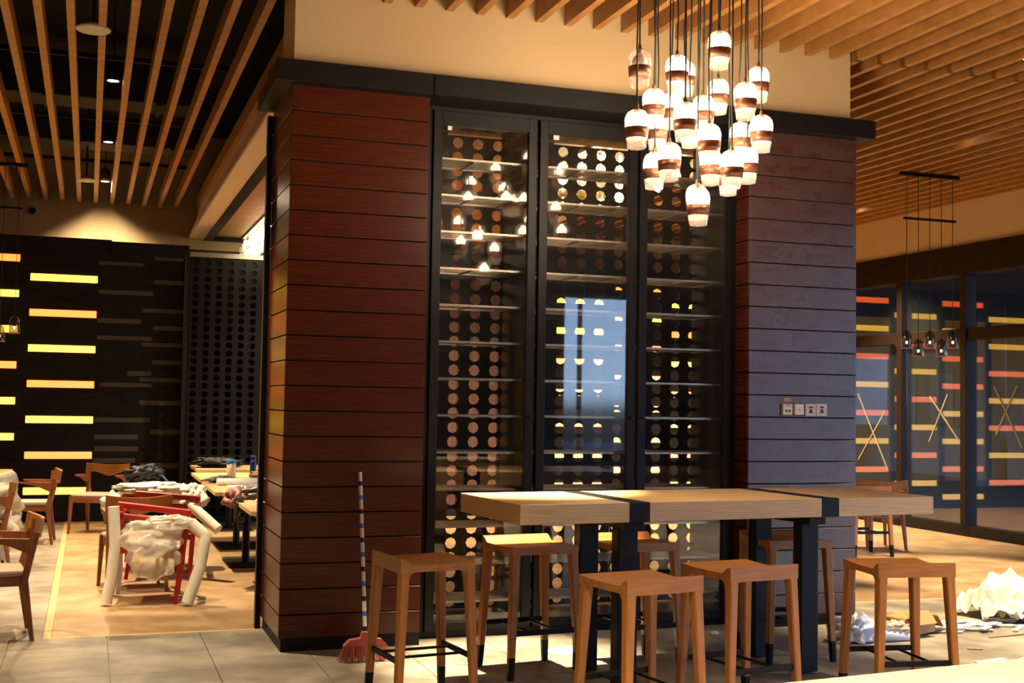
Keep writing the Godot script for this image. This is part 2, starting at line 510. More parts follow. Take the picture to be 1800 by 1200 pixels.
func shell() -> void:
	var st := mb()
	lohi(st, Vector3(XL - 0.3, -0.30, ZB - 1.7), Vector3(XG + 0.1, -0.012, ZF + 0.3))
	var fl := fin(st, "floor", M.grout)
	struct(fl, "grey stone tile floor")
	# grey tiles one by one where the photograph shows them, the rest in wide slabs
	var tile_mesh := {}
	var T := 0.60
	var mk := func(x0: float, x1: float, z0: float, z1: float, called: String, m: Material) -> void:
		var key := "%.3f_%.3f" % [x1 - x0, z1 - z0]
		if not tile_mesh.has(key):
			var s2 := mb()
			bev(s2, Vector3.ZERO, Vector3(x1 - x0 - 0.004, 0.012, z1 - z0 - 0.004), 0.0015)
			s2.generate_normals()
			tile_mesh[key] = s2.commit()
		var o := inst(tile_mesh[key], called, m, fl)
		o.position = Vector3((x0 + x1) / 2, -0.006, (z0 + z1) / 2)
	var zj := -0.80
	for i in range(-4, 18):
		for k in range(0, 7):
			var x0 := -1.63 + i * T
			var x1 := minf(x0 + T, XG)
			if x0 < XG - 0.05: mk.call(x0, x1, zj + k * T, zj + (k + 1) * T, "tile", M.stone_tile)
	for i in range(0, 3):
		for k in range(0, 13):
			mk.call(-1.43 - (i + 1) * T, -1.43 - i * T, zj - (k + 1) * T, zj - k * T, "tile", M.stone_tile)
	mk.call(-6.0, -4.03, zj, ZF, "tile_slab", M.stone_tile)
	mk.call(-6.0, -3.23, ZB - 0.5, zj, "tile_slab", M.stone_tile)
	mk.call(-4.03, XG, zj + 7 * T, ZF, "tile_slab", M.stone_tile)
	mk.call(-3.23, -1.43, ZB - 0.5, zj - 13 * T, "tile_slab", M.stone_tile)
	# tan inlay behind the pier, with a pale border
	st = mb()
	bev(st, Vector3((-1.375 + XG) / 2, -0.006, (zj - 0.05 + ZB - 0.5) / 2), Vector3(XG + 1.375 - 0.002, 0.012, -(ZB - 0.5) + zj - 0.05 - 0.002), 0.001)
	fin(st, "tan_inlay", M.plank_floor, fl)
	st = mb()
	lohi(st, Vector3(-1.428, -0.012, ZB - 0.5), Vector3(-1.377, 0.0, zj - 0.002))
	fin(st, "border_strip", M.border_strip, fl)
	st = mb()
	lohi(st, Vector3(-1.375, -0.012, zj - 0.049), Vector3(XG, 0.0, zj - 0.002))
	fin(st, "border_strip", M.border_strip, fl)
	# ceiling: black slab with open slats below
	st = mb()
	lohi(st, Vector3(XL - 0.3, TOP, ZB - 1.7), Vector3(XG + 0.3, TOP + 0.2, ZF + 0.3))
	var ce := fin(st, "ceiling", M.void_black)
	struct(ce, "black ceiling void above open wooden slats")
	var pitch := 0.2165
	var sl_long := mb()
	lohi(sl_long, Vector3(-0.027, 0, -9.9), Vector3(0.027, 0.15, 0.0))
	sl_long.generate_normals()
	var m_back := sl_long.commit()
	var sl2 := mb()
	lohi(sl2, Vector3(-0.027, 0, -0.05), Vector3(0.027, 0.15, ZF))
	sl2.generate_normals()
	var m_front := sl2.commit()
	var xs := []
	for i in 28: xs.append(-0.122 - 0.2125 * i)
	for i in range(-5, 39): xs.append(1.259 + i * pitch)
	for x: float in xs:
		if x > XG - 0.12 or x < XL + 0.05: continue
		if x < -0.05 or x > 4.27:
			var o := inst(m_back, "slat", M.slat_wood, ce)
			o.position = Vector3(x, SLAT, 0)
		var o2 := inst(m_front, "slat", M.slat_wood, ce)
		o2.position = Vector3(x, SLAT, 0)
	# carriers above the slats and ducts in the void
	for z in [-7.6, -5.2, -2.8, -0.6, 2.2, 4.8, 7.4]:
		st = mb()
		if z < 0:
			lohi(st, Vector3(XL, SLAT + 0.15, z - 0.02), Vector3(-0.06, SLAT + 0.19, z + 0.02))
			lohi(st, Vector3(4.28, SLAT + 0.15, z - 0.02), Vector3(XG, SLAT + 0.19, z + 0.02))
		else:
			lohi(st, Vector3(XL, SLAT + 0.15, z - 0.02), Vector3(XG, SLAT + 0.19, z + 0.02))
		fin(st, "carrier", M.void_black, ce)
	for d in [[-2.9, -5.4, 1.5, 0.42, "wide dark ventilation duct crossing the void above the slats"], [-2.6, -8.0, 1.1, 0.3, "narrow dark ventilation duct above the slats by the far wall"]]:
		var t := thing("ventilation_duct", d[4], "duct", Vector3(d[0], 4.62, d[1]))
		st = mb()
		bev(st, Vector3(1.2, 0.2, 0), Vector3(3.0, d[3], 0.5), 0.01)
		fin(st, "duct_body", M.duct_grey, t)
		for k in 3:
			st = mb()
			bev(st, Vector3(0.1 + k * 1.1, 0.2, 0), Vector3(0.05, d[3] + 0.04, 0.54), 0.005)
			fin(st, "flange", M.duct_grey, t)
	# walls
	st = mb()
	lohi(st, Vector3(XL - 0.2, 0, ZB - 1.7), Vector3(XL, TOP, ZF + 0.2))
	struct(fin(st, "wall_left", M.cream_paint))
	st = mb()
	lohi(st, Vector3(XL, 0, ZF), Vector3(6.95, TOP, ZF + 0.2))
	lohi(st, Vector3(8.45, 0, ZF), Vector3(XG + 0.2, TOP, ZF + 0.2))
	lohi(st, Vector3(6.95, 3.55, ZF), Vector3(8.45, TOP, ZF + 0.2))
	lohi(st, Vector3(6.95, 0, ZF), Vector3(8.45, 0.75, ZF + 0.2))
	struct(fin(st, "wall_front", M.dark_panel))
	var wf := snode("window_front", "tall window in the wall behind the bar table")
	for e in [6.95, 7.30, 8.42]:
		st = mb()
		bev(st, Vector3(e + 0.03, 2.15, ZF + 0.1), Vector3(0.06, 2.8, 0.1), 0.003)
		fin(st, "mullion", M.brown_frame, wf)
	for e in [[7.01, 7.30], [7.36, 8.42]]:
		st = mb()
		lohi(st, Vector3(e[0], 0.75, ZF + 0.10), Vector3(e[1], 3.55, ZF + 0.108))
		fin(st, "pane", M.window_glass, wf)
	st = mb()
	lohi(st, Vector3(XL, 0, -10.1), Vector3(XG + 0.2, TOP, -9.9))
	struct(fin(st, "wall_back", M.cream_paint), "cream painted far wall above the dark panels")
	st = mb()
	lohi(st, Vector3(0.0, SLAT - 0.55, -0.55), Vector3(4.235, TOP, -0.05))
	struct(fin(st, "wall_bulkhead", M.cream_paint), "cream painted bulkhead above the wine cabinet")

# ---------------------------------------------------------------- glazed right wall and what lies outside
func windows() -> void:
	var st := mb()
	lohi(st, Vector3(XG - 0.10, 3.70, ZB - 1.45), Vector3(XG + 0.25, TOP, ZF))
	var wr := fin(st, "wall_right", M.cream_paint)
	struct(wr, "cream painted band above the shopfront glazing")
	st = mb()
	lohi(st, Vector3(XG - 0.14, 3.33, ZB - 1.45), Vector3(XG + 0.2, 3.70, ZF))
	fin(st, "header_beam", M.brown_frame, wr)
	st = mb()
	lohi(st, Vector3(XG - 0.06, 0.0, ZB - 1.45), Vector3(XG + 0.08, 0.14, ZF))
	struct(fin(st, "baseboard_right", M.black_trim))
	var n := 1
	var z0 := -10.2
	while z0 < 10.2:
		var z1 := z0 + 1.3
		var w := snode("window_%d" % n, "tall brown framed shopfront window with a transom")
		st = mb()
		bev(st, Vector3(XG, 1.735, z1), Vector3(0.17, 3.19, 0.11), 0.004)
		fin(st, "mullion", M.brown_frame, w)
		st = mb()
		bev(st, Vector3(XG, 2.565, (z0 + z1) / 2), Vector3(0.13, 0.15, 1.19), 0.004)
		fin(st, "transom", M.brown_frame, w)
		for e in [[0.14, 2.49], [2.64, 3.33]]:
			st = mb()
			lohi(st, Vector3(XG, e[0], z0 + 0.055), Vector3(XG + 0.008, e[1], z1 - 0.055))
			fin(st, "pane", M.window_glass, w)
		n += 1
		z0 = z1
	st = mb()
	lohi(st, Vector3(XG - 0.05, 0, z0 + 0.06), Vector3(XG + 0.15, 3.4, ZF))
	fin(st, "solid_panel", M.dark_panel, wr)
	# yellow tape crosses stuck on the panes
	var X := [[[88, 290], [255, 715], [238, 388], [90, 655]], [[488, 305], [645, 545], [585, 295], [483, 555]], [[845, 250], [1000, 590], [972, 245], [855, 515]]]
	var names := ["cross of two thin tan tape strips on the window nearest the far corner", "cross of thin tan tape strips on the window behind the five lamp pendant", "cross of thin tan tape strips on the window lying furthest from the far corner"]
	for k in 3:
		var t := thing("tape_cross", names[k], "tape", pix(1480 + X[k][0][0] / 3.16, 600 + X[k][0][1] / 3.16, 0, XG - 0.004))
		for e in [[0, 1], [2, 3]]:
			var a := pix(1480 + X[k][e[0]][0] / 3.16, 600 + X[k][e[0]][1] / 3.16, 0, XG - 0.004) - t.position
			var b := pix(1480 + X[k][e[1]][0] / 3.16, 600 + X[k][e[1]][1] / 3.16, 0, XG - 0.004) - t.position
			var d := b - a
			st = mb()
			bx(st, (a + b) / 2, Vector3(0.003, 0.019, d.length()), Basis.looking_at(-d.normalized(), Vector3.UP))
			fin(st, "tape_strip", M.tape, t)
	# outside: pavement, a deep canopy over it, round columns, a low wall
	st = mb()
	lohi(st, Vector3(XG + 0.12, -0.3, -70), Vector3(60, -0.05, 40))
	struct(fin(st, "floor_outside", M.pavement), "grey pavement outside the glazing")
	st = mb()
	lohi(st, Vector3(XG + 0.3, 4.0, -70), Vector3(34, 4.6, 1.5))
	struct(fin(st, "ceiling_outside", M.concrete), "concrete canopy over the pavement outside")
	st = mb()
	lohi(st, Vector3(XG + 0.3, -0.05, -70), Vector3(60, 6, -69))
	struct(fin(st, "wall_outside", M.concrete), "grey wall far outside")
	var bd := thing("building", "dark grey building standing far outside the window wall", "building", Vector3(24, -0.05, -26.6))
	st = mb()
	lohi(st, Vector3(0, 0, 0), Vector3(8, 4.0, 5.6))
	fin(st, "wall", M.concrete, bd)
	for k in 3:
		st = mb()
		bev(st, Vector3(-0.02, 2.0, 1.0 + k * 1.8), Vector3(0.06, 1.6, 1.1), 0.01)
		fin(st, "window", M.black_steel, bd)
	st = mb()
	lohi(st, Vector3(19.0, -0.05, -40), Vector3(19.3, 1.15, 0.0))
	tag(fin(st, "parapet", M.concrete), "low grey parapet outside the window wall", "parapet")
	for p in [[15.5, -9.5], [17.5, -14.0], [18.5, -21.0]]:
		var t := thing("column", "round concrete column standing outside the window wall", "column", Vector3(p[0], -0.05, p[1]), 0.0, "columns outside")
		st = mb()
		lathe(st, [Vector2(0.30, 0.0), Vector2(0.30, 4.05)], 24)
		fin(st, "shaft", M.concrete, t)
		st = mb()
		lathe(st, [Vector2(0.0, 0.12), Vector2(0.36, 0.12), Vector2(0.36, 0.0)], 24)
		fin(st, "base", M.concrete, t)

# ---------------------------------------------------------------- the wine block
const GR0 := 0.229
const GRP := 0.1617

func boards(parent: Node, x0: float, x1: float, z0: float, z1: float, m: Material) -> void:
	# a stack of boards filling the box x0..x1, z0..z1 with grooves between them
	for k in range(-1, 21):
		var y0 := 0.085 if k < 0 else GR0 + k * GRP + 0.004
		var y1 := GR0 + (k + 1) * GRP - 0.004 if k < 20 else 3.63
		var st := mb()
		bev(st, Vector3((x0 + x1) / 2, (y0 + y1) / 2, (z0 + z1) / 2), Vector3(x1 - x0, y1 - y0, z1 - z0), 0.0015)
		fin(st, "board", m, parent)

func block() -> void:
	var st: SurfaceTool
	# left pier
	var lp := snode("wall_pier", "pier clad in dark red wooden boards left of the wine cabinet")
	st = mb()
	lohi(st, Vector3(0.008, 0.0, -0.85), Vector3(0.90, 3.63, -0.026))
	fin(st, "core", M.void_black, lp)
	boards(lp, -0.015, 0.905, -0.024, 0.0, M.mahogany)
	boards(lp, -0.015, 0.007, -0.85, -0.0245, M.mahogany)
	st = mb()
	lohi(st, Vector3(0.0, 0.0, -0.85), Vector3(0.905, 0.085, -0.004))
	fin(st, "plinth", M.black_trim, lp)
	st = mb()
	bev(st, Vector3(-0.035, 1.80, -0.865), Vector3(0.036, 3.6, 0.07), 0.002)
	fin(st, "edge_post", M.black_steel, lp)
	# right pier
	var rp := snode("wall_pier", "pier clad in dusty dark boards right of the wine cabinet")
	st = mb()
	lohi(st, Vector3(3.368, 0.0, -0.85), Vector3(4.25, 3.63, -0.026))
	fin(st, "core", M.void_black, rp)
	boards(rp, 3.344, 4.258, -0.024, 0.0, M.mahogany_dusty)
	boards(rp, 3.344, 3.366, -0.21, -0.0245, M.mahogany)
	st = mb()
	lohi(st, Vector3(3.35, 0.0, -0.85), Vector3(4.252, 0.085, -0.004))
	fin(st, "plinth", M.black_trim, rp)
	# black beam round the top
	var tr := snode("trim_1", "black beam running round the top of the wine cabinet block")
	for e in [[-0.13, 0.903], [0.907, 3.342], [3.346, 4.362]]:
		st = mb()
		bev(st, Vector3((e[0] + e[1]) / 2, 3.697, -0.12), Vector3(e[1] - e[0], 0.138, 0.44), 0.003)
		fin(st, "beam_panel", M.black_trim, tr)
	st = mb()
	lohi(st, Vector3(-0.12, 3.64, -0.90), Vector3(-0.005, 3.755, -0.34))
	fin(st, "beam_return", M.black_trim, tr)
	# the cabinet
	var zf := -0.20
	var c := thing("wine_cabinet", "tall black steel wine cabinet with three glass doors between wooden piers", "cabinet", Vector3(2.12, 0, zf))
	var ox := -2.12
	st = mb()
	lohi(st, Vector3(0.906 + ox, 0.0, -0.06), Vector3(0.982 + ox, 3.628, 0.0))
	lohi(st, Vector3(3.305 + ox, 0.0, -0.06), Vector3(3.343 + ox, 3.628, 0.0))
	lohi(st, Vector3(0.982 + ox, 3.60, -0.06), Vector3(3.305 + ox, 3.628, 0.0))
	lohi(st, Vector3(0.982 + ox, 0.0, -0.06), Vector3(3.305 + ox, 0.045, 0.0))
	fin(st, "frame", M.black_steel, c)
	st = mb()
	lohi(st, Vector3(0.92 + ox, 3.60, -0.66), Vector3(3.34 + ox, 3.628, -0.06))
	fin(st, "top", M.black_steel, c)
	st = mb()
	lohi(st, Vector3(0.92 + ox, 0.0, -0.66), Vector3(3.34 + ox, 0.08, -0.06))
	fin(st, "base", M.black_steel, c)
	for x in [0.915, 1.70, 3.322]:
		st = mb()
		lohi(st, Vector3(x + ox, 0.08, -0.66), Vector3(x + 0.02 + ox, 3.60, -0.065))
		fin(st, "side_panel", M.black_steel, c)
	var doors := [[0.986, 1.742], [1.764, 2.520], [2.542, 3.298]]
	for i in 3:
		var a: float = doors[i][0] + ox
		var b: float = doors[i][1] + ox
		st = mb()
		for e in [[a, a + 0.062, 0.05, 3.595], [b - 0.062, b, 0.05, 3.595]]:
			bev(st, Vector3((e[0] + e[1]) / 2, (e[2] + e[3]) / 2, 0.0), Vector3(e[1] - e[0], e[3] - e[2], 0.045), 0.002)
		for e in [[0.05, 0.108], [3.50, 3.595]]:
			bev(st, Vector3((a + b) / 2, (e[0] + e[1]) / 2, 0.0), Vector3(b - a - 0.124, e[1] - e[0], 0.043), 0.002)
		var d := fin(st, "door", M.black_steel, c)
		st = mb()
		lohi(st, Vector3(a + 0.055, 0.10, -0.004), Vector3(b - 0.055, 3.51, 0.004))
		fin(st, "glass_pane", M.door_glass, d)
		st = mb()
		var hx := b - 0.03 if i < 2 else a + 0.03
		tube(st, [Vector3(hx, 1.50, 0.02), Vector3(hx, 1.50, 0.045)], 0.006, 8)
		tube(st, [Vector3(hx, 1.50, 0.045), Vector3(hx, 1.50, 0.062)], 0.014, 12)
		fin(st, "knob", M.black_steel, d)
	# paper stickers left on the glass
	for s in [[791, 225, 0.03, "small white paper sticker in the upper corner of the door beside the red pier"], [978, 241, 0.042, "square white paper sticker at the top of the middle cabinet door"], [1055, 270, 0.036, "small printed sticker inside the middle cabinet door"]]:
		var p := pix(s[0], s[1], 2, zf + 0.006)
		st = mb()
		bx(st, Vector3.ZERO, Vector3(s[2], s[2] * 0.95, 0.002))
		var o := fin(st, "sticker", M.paper)
		o.position = p
		tag(o, s[3], "sticker")
		if s[0] == 1055:
			st = mb()
			bx(st, Vector3(-0.004, 0.001, 0.0016), Vector3(0.020, 0.006, 0.001))
			bx(st, Vector3(-0.002, -0.008, 0.0016), Vector3(0.014, 0.003, 0.001))
			fin(st, "print", M.stick_black, o)
	# wire shelves
	var bays := [[0.94, 1.695], [1.725, 2.525], [2.525, 3.318]]
	for bi in 3:
		for k in 13:
			var y := 3.29 - k * 0.2555
			st = mb()
			var a: float = bays[bi][0] + ox
			var b: float = bays[bi][1] + ox
			bx(st, Vector3((a + b) / 2, y, -0.10), Vector3(b - a, 0.014, 0.012))
			bx(st, Vector3((a + b) / 2, y, -0.46), Vector3(b - a, 0.014, 0.012))
			for j in 8:
				tube(st, [Vector3(a, y + 0.004, -0.14 - j * 0.04), Vector3(b, y + 0.004, -0.14 - j * 0.04)], 0.004, 5)
			for e in [0.12, 0.5, 0.88]:
				bx(st, Vector3(lerpf(a, b, e), y - 0.006, -0.28), Vector3(0.01, 0.008, 0.36))
			fin(st, "wire_shelf", M.brushed_steel, c)
	# perforated rack plates at the back, eight-sided bottle holes
	var px := 0.157
	var py := 0.1055
	for b in [[1.262, 3], [2.103, 4], [2.909, 3]]:
		var hm := plate(b[1], 33, px, py, 0.0425, 0.006)
		var o := inst(hm, "rack_plate", M.rack_steel, c)
		o.position = Vector3(b[0] + ox, 0.09, -0.60)
	st = mb()
	for e in [[0.935, 1.262], [1.733, 2.103], [2.731, 2.909], [3.38, 3.38]]:
		if e[1] > e[0]: lohi(st, Vector3(e[0] + ox, 0.09, -0.603), Vector3(e[1] + ox, 3.59, -0.597))
	fin(st, "back_panel", M.rack_steel, c)

# sheet in the xy plane from (0,0), with nx columns and ny rows of octagonal holes
func plate(nx: int, ny: int, px: float, py: float, r: float, th: float) -> ArrayMesh:
	var st := mb()
	for i in nx:
		for j in ny:
			var c := Vector3((i + 0.5) * px, (j + 0.5) * py, 0)
			var inner := []
			var outer := []
			for k in 8:
				var a := TAU * (k + 0.5) / 8.0 + PI / 8
				inner.append(c + Vector3(cos(a), sin(a), 0) * r)
				var dx := cos(a); var dy := sin(a)
				var s := minf(px / 2 / maxf(absf(dx), 1e-5), py / 2 / maxf(absf(dy), 1e-5))
				outer.append(c + Vector3(clampf(dx * s, -px / 2, px / 2), clampf(dy * s, -py / 2, py / 2), 0))
			var o := Vector3(0, 0, th / 2)
			for k in 8:
				var n := (k + 1) % 8
				quad(st, inner[k] + o, inner[n] + o, outer[n] + o, outer[k] + o)
				quad(st, inner[n] - o, inner[k] - o, outer[k] - o, outer[n] - o)
				quad(st, inner[n] + o, inner[k] + o, inner[k] - o, inner[n] - o)
			# corners that the eight rays leave open
			for sx in [-1.0, 1.0]:
				for sy in [-1.0, 1.0]:
					var q := c + Vector3(sx * px / 2, sy * py / 2, 0)
					var near := []
					for k in 8:
						var n := (k + 1) % 8
						var a: Vector3 = outer[k]; var b: Vector3 = outer[n]
						var ax := absf(absf(a.x - c.x) - px / 2) < 1e-5
						var bx_ := absf(absf(b.x - c.x) - px / 2) < 1e-5
						if ax != bx_ and signf((a.x + b.x) / 2 - c.x) == sx and signf((a.y + b.y) / 2 - c.y) == sy:
							near = [a, b]
					if near.size() == 2:
						tri(st, near[0] + o, near[1] + o, q + o)
						tri(st, near[1] - o, near[0] - o, q - o)
	st.generate_normals()
	return st.commit()

# ---------------------------------------------------------------- dark far wall with glowing strips
func far_wall() -> void:
	var st := mb()
	lohi(st, Vector3(XL, 0.10, ZB - 0.25), Vector3(-1.115, 3.575, ZB))
	var w := fin(st, "wall_panelling", M.dark_panel)
	struct(w, "dark wooden panelling on the far wall with glowing strips")
	st = mb()
	lohi(st, Vector3(-1.115, 0.10, ZB - 0.25), Vector3(-0.03, 3.54, ZB - 0.03))
	fin(st, "panel", M.dark_panel, w)
	st = mb()
	lohi(st, Vector3(-0.03, 0.10, ZB - 0.25), Vector3(XG, 3.54, ZB - 0.01))
	fin(st, "panel", M.dark_panel, w)
	for k in 6:
		st = mb()
		bev(st, Vector3(2.55 + k * 0.46, 1.83, ZB + 0.005), Vector3(0.45, 3.4, 0.03), 0.003)
		fin(st, "brown_panel", M.brown_panel, w)
	st = mb()
	lohi(st, Vector3(XL, 3.50, ZB - 0.25), Vector3(-0.97, 3.60, ZB + 0.02))
	fin(st, "cap_rail", M.black_trim, w)
	st = mb()
	lohi(st, Vector3(-0.97, 3.42, ZB - 0.25), Vector3(0.0, 3.585, ZB + 0.0))
	fin(st, "cap_rail", M.black_trim, w)
	st = mb()
	lohi(st, Vector3(XL, 0.0, ZB - 0.25), Vector3(XG, 0.10, ZB + 0.005))
	struct(fin(st, "baseboard_back", M.black_trim))
	# unlit grey blocks on the panel beside the rack (pixel boxes of a crop three times the photograph)
	var R := [[520, 755, 175, 205], [815, 970, 152, 180], [815, 970, 275, 305], [515, 810, 325, 360], [748, 970, 425, 455], [512, 745, 475, 508], [808, 965, 517, 545], [510, 800, 567, 598], [745, 965, 605, 632], [803, 960, 698, 724], [670, 797, 755, 782], [737, 955, 790, 815], [525, 800, 815, 842], [735, 955, 910, 938], [498, 790, 1000, 1028], [793, 950, 1063, 1090], [495, 728, 1090, 1117], [495, 728, 1152, 1180], [480, 710, 1215, 1240], [740, 960, 1240, 1268]]
	for r in R:
		var a := pix(r[0] / 3.0, 400 + r[2] / 3.0, 2, ZB - 0.02)
		var b := pix(r[1] / 3.0, 400 + r[3] / 3.0, 2, ZB - 0.02)
		st = mb()
		bev(st, Vector3((a.x + b.x) / 2, (a.y + b.y) / 2, ZB - 0.0285), Vector3(b.x - a.x, a.y - b.y, 0.005), 0.001)
		fin(st, "grey_block", M.grey_block, w)
	# strips: column left edge, first height, colours from the top
	var cols := [
		[-1.93, 3.08, "YOYOYOY", "beside the grey blocks"], [-2.86, 3.31, "OYYOYYOY", "next to the hanging bell lamps"],
		[5.19, 3.10, "YYOYOYO", "behind the wine cabinet"], [6.115, 3.325, "OYOOYYOY", "behind the wine cabinet"], [7.04, 3.10, "YOYOYOY", "behind the wine cabinet"], [7.965, 3.325, "OYOYOYOY", "behind the wine cabinet"]]
	var pitch := 0.4485
	var sm := {}
	st = mb()
	bev(st, Vector3(0.4, 0, 0.0), Vector3(0.80, 0.088, 0.02), 0.004)
	st.generate_normals()
	var strip := st.commit()
	for c in cols:
		for k in c[2].length():
			var yel: bool = c[2][k] == "Y"
			var o := inst(strip, "wall_light", M.strip_yellow if yel else M.strip_orange)
			o.position = Vector3(c[0], c[1] - k * pitch, ZB + 0.004)
			tag(o, ("yellow" if yel else "orange") + " glowing strip light on the dark wall " + c[3], "wall light", ("yellow" if yel else "orange") + " strip lights " + c[3])
		var l := AreaLight3D.new()
		l.name = "strip_light"
		add_child(l, true)
		l.area_size = Vector2(0.8, 2.6)
		l.position = Vector3(c[0] + 0.4, 1.75, ZB + 0.06)
		l.rotation.y = PI
		l.light_energy = 0.25
		l.light_color = Color(1.0, 0.75, 0.25)
		l.shadow_enabled = true
	# perforated black rack screen
	var t := thing("rack_screen", "black perforated bottle rack screen standing before the far wall", "rack", Vector3(-0.02, 0, -8.30))
	st = mb()
	lohi(st, Vector3(-0.05, 0.0, -0.05), Vector3(0.0, 3.46, 0.05))
	fin(st, "post", M.black_trim, t)
	st = mb()
	lohi(st, Vector3(2.22, 0.0, -0.05), Vector3(2.27, 3.46, 0.05))
	fin(st, "post", M.black_trim, t)
	st = mb()
	lohi(st, Vector3(0.0, 3.40, -0.05), Vector3(2.22, 3.46, 0.05))
	fin(st, "top_rail", M.brushed_steel, t)
	st = mb()
	lohi(st, Vector3(0.0, 0.0, -0.05), Vector3(2.22, 0.09, 0.05))
	fin(st, "bottom_rail", M.black_trim, t)
	for e in [0.03, -0.10]:
		var o := inst(plate(15, 31, 0.1465, 0.1055, 0.042, 0.004), "rack_plate", M.rack_steel, t)
		o.position = Vector3(0.01, 0.11, e)
	for k in 14:
		st = mb()
		bx(st, Vector3(0.01 + (k + 1) * 0.1465, 1.74, -0.035), Vector3(0.006, 3.3, 0.10))
		fin(st, "divider", M.rack_steel, t)
	# glass strip above the rack
	st = mb()
	lohi(st, Vector3(0.06, 3.465, -8.31), Vector3(4.1, 3.60, -8.302))
	tag(fin(st, "glass_strip", M.door_glass), "clear glass strip above the black rack screen", "glass")

# ---------------------------------------------------------------- lowered soffit behind the block
func soffit() -> void:
	var st := mb()
	var xf := Transform3D(Basis(), Vector3(0, 0, -5.225))
	extr(st, PackedVector2Array([Vector2(0.19, 4.4), Vector2(0.19, 4.25), Vector2(0.175, 4.15), Vector2(0.145, 4.05), Vector2(0.105, 3.95), Vector2(0.072, 3.86), Vector2(0.076, 3.836), Vector2(0.095, 3.83), Vector2(0.28, 3.83), Vector2(0.28, 4.4)]), 4.665, xf)
	var s := fin(st, "ceiling_soffit", M.soffit_paint)
	struct(s, "cream soffit edge beside the slatted ceiling")
	st = mb()
	lohi(st, Vector3(4.09, 3.83, -9.89), Vector3(4.235, 4.4, -0.56))
	fin(st, "soffit_side", M.soffit_paint, s)
	st = mb()
	lohi(st, Vector3(0.28, 3.815, -9.89), Vector3(0.40, 3.87, -0.56))
	lohi(st, Vector3(0.40, 3.815, -9.89), Vector3(4.09, 3.87, -9.75))
	fin(st, "black_trim", M.black_trim, s)
	st = mb()
	lohi(st, Vector3(0.40, 3.872, -9.75), Vector3(4.09, 3.90, -0.56))
	fin(st, "veneer_ceiling", M.veneer, s)
	for k in range(6):
		st = mb()
		lohi(st, Vector3(0.145, 4.25, -9.88 + k * 1.55), Vector3(0.188, 4.41, -9.88 + (k + 1) * 1.55 - 0.006))
		fin(st, "edge_board", M.slat_wood, s)
	crystal_light("short row of sparkling crystal lights over the tables near the rack screen", Vector3(0.79, 3.87, -9.7), 0.24, 3.4)
	crystal_light("wide sparkling crystal ceiling light behind the middle cabinet door", Vector3(2.9, 3.87, -4.3), 1.1, 2.5)

func crystal_light(label: String, at: Vector3, w: float, d: float) -> void:
	var t := thing("crystal_chandelier", label, "ceiling light", at)
	var st := mb()
	lohi(st, Vector3(0, -0.03, 0), Vector3(w, 0.0, d))
	fin(st, "ceiling_plate", M.brushed_steel, t)
	var sa := mb()
	var sb := mb()
	for i in int(w / 0.075):
		for k in int(d / 0.06):
			if i > 2 and i < int(w / 0.075) - 3 and k > 3 and k < int(d / 0.06) - 4: continue
			var l := 0.10 + 0.07 * (0.5 + 0.5 * sin(k * 1.7 + i * 2.1)) + 0.02 * mini(i, 3)
			var h := rng.randf_range(0.3, 1.0) * l
			bx(sa if rng.randf() < 0.45 else sb, Vector3(0.04 + i * 0.075, -0.03 - l + h * 0.5, 0.03 + k * 0.06), Vector3(0.024, h, 0.024), Basis(Vector3.UP, rng.randf() * 1.5))
	fin(sa, "lit_crystal", M.crystal_lit, t).set_meta("kind", "stuff")
	fin(sb, "clear_crystal", M.crystal, t).set_meta("kind", "stuff")
	var l := AreaLight3D.new()
	l.name = "chandelier_light"
	t.add_child(l, true)
	l.area_size = Vector2(w, d)
	l.position = Vector3(w / 2, -0.25, d / 2)
	l.rotation.x = -PI / 2
	l.light_energy = 4.0
	l.light_color = Color(1.0, 0.92, 0.78)
	l.shadow_enabled = true

